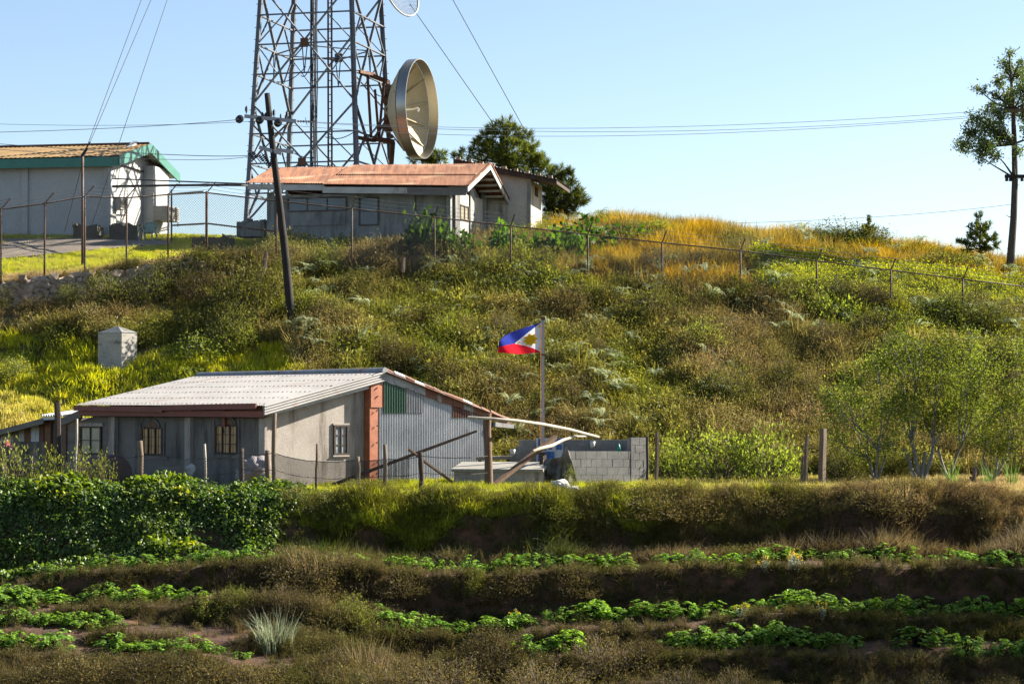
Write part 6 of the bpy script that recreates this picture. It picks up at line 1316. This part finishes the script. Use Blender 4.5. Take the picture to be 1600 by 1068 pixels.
ZONES = [((455, 640), (405, 575), 26, 'pale arching fern on the slope between the utility pole and the rusty roofed building', 'ferns by the utility pole'),
         ((640, 860), (415, 650), 34, 'pale arching fern on the slope above and around the flag', 'ferns around the flag'),
         ((860, 1150), (420, 640), 52, 'pale arching fern on the middle of the slope below the fence', 'ferns below the fence'),
         ((1150, 1590), (440, 560), 60, 'pale arching fern on the slope above the orchard trees', 'ferns above the orchard'),
         ((1150, 1590), (375, 445), 34, 'yellowish fern on the golden ridge behind the fence rail', 'ferns on the ridge'),
         ((860, 960), (335, 385), 10, 'pale fern on the skyline next to the tall outbuilding', 'ferns at the skyline'),
         ((760, 1030), (640, 700), 10, 'pale fern low on the slope behind the block walls', 'ferns behind the block walls')]
for (xa, xb), (ya, yb), n, lab, grp in ZONES:
    q = 0
    while q < n:
        px, py = rf.uniform(xa, xb), rf.uniform(ya, yb)
        if n > 20 and noise.noise(Vector((px * .012, py * .016, 3))) < -.12: continue
        b = hit(px, py)
        if on_tin(b.x, b.y) or on_house(b.x, b.y) or b.y > 110: q += 1; continue
        o = bpy.data.objects.new('fern', FM[nfern % 5]); COL.objects.link(o); gx, gy = slope(b.x, b.y); s = rf.uniform(.5, .9); o.location = b + Vector((0, -.1, .42)); o.scale = (s, s, s); o.rotation_euler = (math.atan(max(-1, min(1, gy))) * .35 + rf.gauss(.1, .15), rf.gauss(0, .15), rf.uniform(0, 6.28)); tag(o, lab, 'fern', grp); nfern += 1; q += 1
# ---------------------------------------------------------------- potato plants in their rows
def potatomesh(seed):
    rnd = random.Random(seed); mb = MB()
    for k in range(20):
        a = rnd.uniform(0, 6.283); out = Vector((math.cos(a), math.sin(a), 0)); r_ = rnd.uniform(.06, .32); top = out * r_ + Vector((0, 0, rnd.uniform(.10, .46) * (1.15 - r_))); mb.tube([out * .03 + Vector((0, 0, -.05)), (out * r_ * .4 + Vector((0, 0, top.z * .6))), top], [.009, .007, .005], 4, 1, False)
        for f in range(3):
            a2 = a + rnd.uniform(-1.5, 1.5); d = Vector((math.cos(a2), math.sin(a2), rnd.uniform(-.25, .2))).normalized(); base = top - Vector((0, 0, rnd.uniform(0, .12)))
            for j in range(7):
                u = (j // 2 + 1) / 4; sg = (-1, 1)[j % 2] if j < 6 else 0; sd_ = Vector((-d.y, d.x, 0)).normalized(); ld = (sd_ * sg + d * (.5 if sg else 1) - Vector((0, 0, .25))); p = base + d * .17 * u - Vector((0, 0, .05 * u * u))
                mb.leaf(p + ld.normalized() * .035, ld, Vector((rnd.gauss(0, .35), rnd.gauss(0, .35), 1)), .085 * rnd.uniform(.8, 1.25), .058, rnd.random())
    return mb.build('potato source', [LM['potato'], LM['stem']], link=False).data
PM = [potatomesh(s) for s in range(5)]
rp = random.Random(9); npot = 0
def prow(xs_, Y, lab, grp, s0=1.0, jY=.15):
    global npot
    for x in xs_:
        p = gp(x + rp.uniform(-3, 3), Y + rp.uniform(-jY, jY)); o = bpy.data.objects.new('potato_plant', PM[npot % 5]); COL.objects.link(o); npot += 1
        s = s0 * rp.uniform(.62, 1.22); o.location = p - Vector((0, 0, .02)); o.scale = (s, s, s * rp.uniform(.85, 1.1)); o.rotation_euler = (rp.gauss(0, .08), rp.gauss(0, .08), rp.uniform(0, 6.28)); tag(o, lab, 'potato plant', grp)
prow(range(152, 432, 24), 58.5, 'green potato plant in the soil bed directly below the creeper bank', 'potato row under the creeper bank', .92)
prow(range(90, 150, 20), 57.6, 'green potato plant at the bend where the creeper bank meets the beds', 'potato plants at the bend', .9)
prow(list(range(-30, 320, 24)), 56.35, 'green potato plant in the second bed from the creeper bank', 'second potato row below the creeper', .98)
prow((5, 18, 32, 45), 55.9, 'large potato plant at the picture edge of the second bed', 'potato plants at the edge of the second bed', 1.2)
prow(range(-30, 190, 19), 54.3, 'green potato plant in the third bed from the creeper bank', 'third potato row below the creeper', .9)
prow(list(range(-20, 92, 18)) + [178, 200, 222, 245, 268, 305, 322, 338, 375], 52.6, 'green potato plant in the lowest bed behind the feathery shrubs', 'lowest potato row', .9)
prow((540, 557, 574, 604, 618, 648, 662, 698, 742, 766, 786, 800, 833, 845, 880, 893, 932, 940, 978), 58.7, 'sunlit potato plant in the bed at the foot of the grass bank', 'potato row at the foot of the grass bank', 1.05)
prow(range(1045, 1620, 24), 58.9, 'shaded potato plant in the dark bed under the orchard bank', 'shaded potato row under the orchard bank', 1.0)
prow((590, 606, 622, 642, 658, 676, 694, 708, 724, 745, 758, 775, 796, 815), 56.1, 'potato plant in the second bed down beside the gully ridge', 'second potato row by the gully', 1.1, .4)
prow(range(872, 1620, 22), 56.3, 'potato plant in the long second bed below the grass bank', 'long second potato row', 1.05)
prow((815, 833, 858, 876, 894), 54.4, 'potato plant of the short wide clump in the third bed', 'short potato clump', 1.0)
prow(list(range(1052, 1165, 17)) + [1182, 1196, 1212] + list(range(1222, 1345, 16)), 54.4, 'potato plant in the lower sunlit bed beside the bare soil', 'lower sunlit potato row', 1.1)
prow((1428,), 54.3, 'lone pale potato plant in the shadow of the lower bed', 'lone potato plants', 1.15); prow((1503, 1511), 54.0, 'lone bright potato plant near the end of the lower bed', 'lone bright potato pair', 1.15); prow(range(1540, 1625, 20), 54.2, 'shaded potato plant at the end of the lower bed', 'shaded potato plants at the lower end', 1.0)
# ---------------------------------------------------------------- silver grass, flowering weeds, reeds
mb = tuft(5, 190, 1.05, .42, .026, .75, 4); sgp = hit(430, 1012)
o = mb.build('silver_grass', LM['silver']); o.location = sgp; o.rotation_euler = (.1, 0, 0); tag(o, 'large clump of silvery blade grass beside the terrace gully', 'grass clump')
mb = tuft(6, 150, 1.1, .5, .022, .5, 4); o = mb.build('straw_grass', LM['straw']); o.location = hit(575, 1060); tag(o, 'tawny clump of upright dry grass by the dark gully', 'grass clump')
mb = tuft(8, 120, .9, .5, .022, .5, 4); o = mb.build('straw_grass', LM['straw']); o.location = hit(490, 905); tag(o, 'dry grass plume on top of the terrace ridge', 'grass clump')
for k, (px, py) in enumerate(((1196, 890), (1238, 886), (1246, 888), (1160, 962), (1285, 968), (800, 978))):
    mb = MB(); r6 = random.Random(k + 40); b = hit(px, py + 4)
    for j in range(7):
        top = b + Vector((r6.gauss(0, .09), r6.gauss(0, .06), r6.uniform(.25, .5))); mb.tube([b, (b + top) / 2 + rv(r6) * .02, top], [.007, .006, .004], 4, 1, False)
        for q in range(12): u = r6.random(); mb.leaf(b + (top - b) * u + rv(r6) * .03, rv(r6) + Vector((0, 0, .6)), rv(r6), .07, .02, r6.random(), 1)
        for q in range(9): mb.leaf(top + rv(r6) * .025, rv(r6), rv(r6), .035, .03, r6.random(), 0)
    o = mb.build('flowering_weed', [LM['yellow'], LM['whiteleaf']], origin=b)
    tag(o, ['yellow flowered weed just before the paired flowers on the upper dark bed', 'tall yellow flowered weed on the upper dark bed edge', 'yellow flowered weed touching the tallest one on the upper bed edge', 'grey leaved weed at the start of the long second bed edge', 'grey leaved weed in the middle of the long second bed edge', 'yellow flowered weed between the potato clumps by the gully'][k], 'weed', 'flowering weeds on the bed edges')
for k, (px, py, h_, mt_, lab) in enumerate(((892, 768, 1.0, 'open', 'thin leafy weed growing beside the white boulder'), (1486, 754, 1.0, 'w', 'feathery pale green reed in front of an orchard trunk'), (1545, 754, .9, 'w', 'bright green reed beside the short grey orchard post'), (1580, 756, 1.1, 'w', 'bright green reed at the picture edge of the orchard'))):
    if mt_ == 'open': bush('tall_weed', lab, px, py, 28, 46, 'open', cat='weed')
    else: mb = tuft(90 + k, 40, h_ * .95, .16, .022, .45, 3); o = mb.build('reed', foliage('reed leaf', (.07, .13, .03), (.17, .26, .06), .5)); o.location = gp(px, 65.5); tag(o, lab, 'reed')
# ---------------------------------------------------------------- trees
def crown_leaves(mb, lobes, n_per, L, W_, rnd, ragged=.35, base=None, Yd=1.0):
    for (c, r_) in lobes:
        nc = max(5, int(n_per[0] * r_ * r_))
        for k in range(nc):
            d = rv(rnd).normalized(); rr = r_ * rnd.random() ** .45 * (1 + ragged * noise.noise(d * 1.5 + c)); cc = c + Vector((d.x * rr, d.y * rr * Yd, d.z * rr * .85)); tone = rnd.uniform(-.25, .25)
            for j in range(n_per[1]):
                mb.leaf(cc + rv(rnd) * n_per[2], d + rv(rnd) * .9 + Vector((0, 0, .2)), rv(rnd), L * rnd.uniform(.6, 1.3), W_ * rnd.uniform(.7, 1.2), max(0, min(1, rnd.random() + tone)))
def limb(mb, a, b, r0, r1, rnd, wob=.12, n=6):
    L_ = (b - a).length; pts = []; o1 = rv(rnd) * wob * L_; o2 = rv(rnd) * wob * L_ * .5
    for k in range(n + 1): u = k / n; pts.append(a + (b - a) * u + o1 * math.sin(math.pi * u) * .6 + o2 * math.sin(2 * math.pi * u) * .4)
    mb.tube(pts, [r0 + (r1 - r0) * (k / n) ** .7 for k in range(n + 1)], 7, 0, False); return pts
def orchard(label, px, Y, stems, lobes, seed, r0=.075, n=(84, 30, .15)):
    rnd = random.Random(seed); b = gp(px, Y) - Vector((0, 0, .1)); s = Y / F
    t = thing('orchard_tree', label, 'tree', b, 'orchard trees on the terrace')
    L3 = [(P(x, y, Y + rnd.uniform(-.7, .9)), r_ * s) for x, y, r_ in lobes]
    mb = MB(); forks = []
    for (fx, fy) in stems:
        p = P(fx, fy, Y + rnd.uniform(-.25, .3)); a = b + Vector((rnd.uniform(-.06, .06), rnd.uniform(-.06, .06), 0)); pts = limb(mb, a, p, r0, r0 * .62, rnd, .05); forks.append(p)
    for c, r_ in L3:
        p = min(forks, key=lambda q: (q - c).length); pts = limb(mb, p, c + Vector((0, 0, r_ * .2)), r0 * .5, .012, rnd, .10)
        for k in range(4): q = pts[rnd.randrange(3, 7)]; limb(mb, q, c + rv(rnd).normalized() * r_ * .9, .018, .004, rnd, .12, 4)
    mb.build('trunk', M['bark'], t, smooth=True)
    mb = MB(); crown_leaves(mb, L3, n, .085, .042, rnd, .65); mb.build('crown', LM['tree'], t)
orchard('orchard tree nearest the stout post with a pale forked trunk', 1366, 69.0, [(1356, 715), (1372, 705), (1384, 712)], [(1305, 650, 30), (1335, 610, 40), (1350, 655, 36), (1395, 640, 38), (1372, 690, 30), (1312, 690, 24), (1335, 705, 22), (1372, 575, 34), (1300, 620, 22), (1400, 690, 22)], 1, .05)
orchard('largest orchard tree with a thick trunk splitting into four limbs', 1436, 69.0, [(1412, 700), (1425, 690), (1446, 705), (1458, 695)], [(1395, 565, 40), (1440, 540, 40), (1480, 590, 44), (1430, 605, 44), (1400, 640, 30), (1478, 645, 36), (1448, 655, 32), (1405, 530, 26), (1470, 545, 28)], 2, .085)
orchard('orchard tree with two wide spreading limbs behind the feathery reed', 1482, 70.0, [(1466, 700), (1500, 700)], [(1505, 560, 36), (1515, 605, 42), (1540, 650, 34), (1502, 650, 34), (1535, 575, 32), (1520, 530, 22)], 3, .06)
orchard('orchard tree with a low slanting limb by the short grey post', 1548, 68.5, [(1536, 715), (1560, 712), (1580, 705)], [(1565, 640, 38), (1598, 610, 42), (1540, 690, 30), (1578, 690, 32), (1620, 660, 40), (1590, 560, 30)], 4, .06)
orchard('orchard tree cut off by the picture edge', 1640, 69.5, [(1630, 700), (1655, 700)], [(1640, 600, 45), (1625, 540, 36), (1670, 640, 40), (1650, 680, 32)], 5, .06)
for k, (x, Y, s_) in enumerate(((20.6, 60.6, 1.15), (17.2, 58.8, .9), (23.5, 61.5, 1.3), (22.0, 57.6, 1.1), (15.6, 57.0, 1.0), (18.0, 55.6, 1.15), (21.5, 56.6, 1.2))):   # unseen trees added past the frame to shade the beds
    pxc = 800 + F * x / Y; k_ = 60 * s_
    orchard('unseen tree added past the frame, its crown shading the beds', pxc, Y, [(pxc - 20 * s_, 700), (pxc + 22 * s_, 695)], [(pxc + dx * s_, 640 - dy * s_, 52 * s_) for dx, dy in ((-60, 0), (0, 20), (60, 0), (-35, 70), (40, 70), (0, 120), (-20, -60), (40, -60))], 50 + k, .08, (60, 30, .2))
# tall tree used as a line post
rt_ = random.Random(12); TY = 100.; tb_ = P(1578, 404, TY); tb_.z = min(tb_.z, ground(tb_.x, TY)) - .2
t = thing('tall_tree', 'tall slender tree with ragged dark crown standing alone on the skyline', 'tree', tb_)
mb = MB(); trp = [tb_] + [P(x, y, TY) for x, y in ((1580, 395), (1584, 340), (1586, 280), (1585, 225), (1583, 170), (1580, 125), (1577, 90))]; mb.tube(trp, [.24, .175, .15, .135, .12, .09, .06, .03], 9)
LB = [(1577, 84, 9), (1571, 102, 14), (1588, 116, 20), (1562, 128, 14), (1602, 140, 24), (1580, 152, 20), (1556, 150, 10), (1548, 168, 14), (1530, 186, 20), (1552, 200, 24), (1518, 208, 18), (1508, 228, 15), (1538, 226, 24), (1566, 214, 18), (1554, 243, 12), (1602, 180, 22), (1532, 244, 13), (1499, 226, 9), (1592, 236, 10), (1620, 205, 28), (1615, 155, 24), (1538, 142, 8), (1526, 138, 6), (1565, 180, 18), (1595, 100, 10)]
L3 = [(P(x, y, TY + rt_.uniform(-1.1, 1.1)), r_ * TY / F * .85) for x, y, r_ in LB]
for c, r_ in L3:
    p = min(trp[3:], key=lambda q: (q - c).length + max(0, q.z - c.z) * 2.5); limb(mb, p, c, .06, .015, rt_, .1)
for k in range(14): z = rt_.uniform(.3, .8); p = trp[1] + (trp[4] - trp[1]) * rt_.random(); limb(mb, p, p + Vector((rt_.uniform(-.35, .35), rt_.uniform(-.3, .3), rt_.uniform(-.05, .2))), .03, .008, rt_, .1, 3)
mb.build('trunk', M['darkbark'], t, smooth=True)
mb = MB(); crown_leaves(mb, L3, (150, 24, .11), .13, .06, rt_, .7); mb.build('crown', LM['broad'], t)
for k, (x0, x1, y, lab) in enumerate(((1568, 1630, 172, 'upper weathered crossarm bolted to the tall tree inside its crown'), (1570, 1630, 275.5, 'lower dark crossarm bolted to the bare trunk of the tall tree'))):
    ca = thing('line_crossarm', lab, 'crossarm', P(1585, y, TY)); mb = MB()
    for d in (-.22, .22): mb.beam(P(x0, y + (2 if k == 0 else 0), TY + d), P(x1, y - 3 + 3 * k, TY + d), .10, .15)
    mb.build('timber', M['wood' if k == 0 else 'polewood'], ca)
    for x in (x0 + 3, x0 + 9, 1597, 1608):
        mb = MB(); c = P(x, y - (6 if k == 0 else -5), TY); mb.tube([P(x, y, TY), c], .03, 6); revolve(mb, c, (0, 0, 1), [(-.08, .03), (-.06, .08), (.05, .07), (.1, .02)], 10); mb.build('insulator', M['black'], ca)
# pines
def pine(label, base, Y, lobes, seed, trunk_r=.14, nt=46, dens=1.0, NL=.33, group=None, name='pine_tree'):
    rnd = random.Random(seed); b = P(base[0], base[1], Y); g_ = ground(b.x, Y); b.z = min(b.z, g_) - .2
    t = thing(name, label, 'pine tree', b, group); s = Y / F
    L3 = [(P(x, y, Y + rnd.uniform(-.6, .6) * (r_ * s) * 1.6), r_ * s) for x, y, r_ in lobes]; top = max(L3, key=lambda q: q[0].z)[0]
    mb = MB(); trp = [b + (top - b) * (k / 8) + Vector((.05 * math.sin(k), .05 * math.cos(k * 1.3), 0)) for k in range(9)]; mb.tube(trp, [trunk_r * (1 - k / 9.5) for k in range(9)], 8, 0, False); fo = MB()
    for c, r_ in L3:
        p = min(trp, key=lambda q: (q - c).length + max(0, q.z - c.z + .2) * 2.0); limb(mb, p, c, trunk_r * .35, .015, rnd, .08)
        for k in range(max(4, int(1.9 * nt * dens * r_ * r_))):
            d = rv(rnd).normalized(); q = c + d * r_ * rnd.random() ** .5 * (1 + .3 * noise.noise(d * 1.7 + c)); ax = (d + Vector((0, 0, .9)) + rv(rnd) * .3).normalized(); tone = rnd.uniform(-.3, .3)
            if rnd.random() < .35: mb.tube([c + (q - c) * .2, q], [.012, .006], 4, 0, False)
            for j in range(44):
                nd = (ax * rnd.uniform(.3, 1.2) + rv(rnd) * .42).normalized(); ln = NL * rnd.uniform(.7, 1.15); fo.leaf(q + nd * ln * .5 + ax * rnd.uniform(-.1, .1), nd, rv(rnd), ln, .028, max(0, min(1, rnd.random() * .8 + .1 + tone)))
    mb.build('trunk', M['darkbark'], t, smooth=True); fo.build('crown', LM['pine'], t)
pine('big rounded pine behind the rusty roof and the tall outbuilding', (800, 345), 111., [(790, 196, 14), (778, 206, 14), (762, 213, 13), (800, 212, 16), (752, 224, 11), (745, 235, 12), (732, 238, 9), (722, 240, 7), (770, 232, 22), (795, 238, 26), (818, 222, 14), (828, 240, 20), (822, 212, 9), (845, 252, 16), (838, 262, 16), (810, 262, 24), (780, 258, 22), (752, 252, 12), (855, 268, 12), (712, 248, 6)], 3, .17)
pine('pine beside the tall outbuilding leaning towards the open ridge', (862, 350), 108., [(884, 272, 9), (872, 285, 11), (890, 292, 12), (870, 302, 17), (896, 304, 12), (906, 310, 10), (880, 318, 16), (860, 318, 12), (855, 300, 10), (898, 322, 9), (862, 330, 10), (856, 282, 12), (872, 270, 10), (874, 334, 13), (890, 330, 10), (908, 320, 8), (852, 316, 12)], 4, .1, 60)
pine('small pine top showing between the dish antenna and the rusty roof', (664, 330), 112., [(645, 249, 9), (658, 247, 10), (672, 250, 10), (686, 245, 10), (690, 252, 7), (665, 256, 10)], 5, .08, 60)
pine('young pine on the skyline beside the tall tree trunk', (1535, 402), 101., [(1531, 338, 6), (1531, 350, 8), (1520, 358, 7), (1543, 358, 8), (1528, 366, 11), (1546, 372, 9), (1515, 374, 9), (1534, 384, 13), (1552, 386, 8), (1500, 376, 6), (1512, 388, 8)], 6, .06, 85, NL=.22)
pine('tiny pine seedling poking above the dark skyline thicket', (1356, 378), 103., [(1357, 346, 5), (1355, 354, 6), (1352, 361, 7), (1361, 360, 6)], 7, .04, 130, NL=.18)
# ---------------------------------------------------------------- frame the last settings
for o in S.objects:
    if o.type == 'MESH' and o.parent is None and not o.get('label') and not o.get('kind'): print('UNLABELLED', o.name)
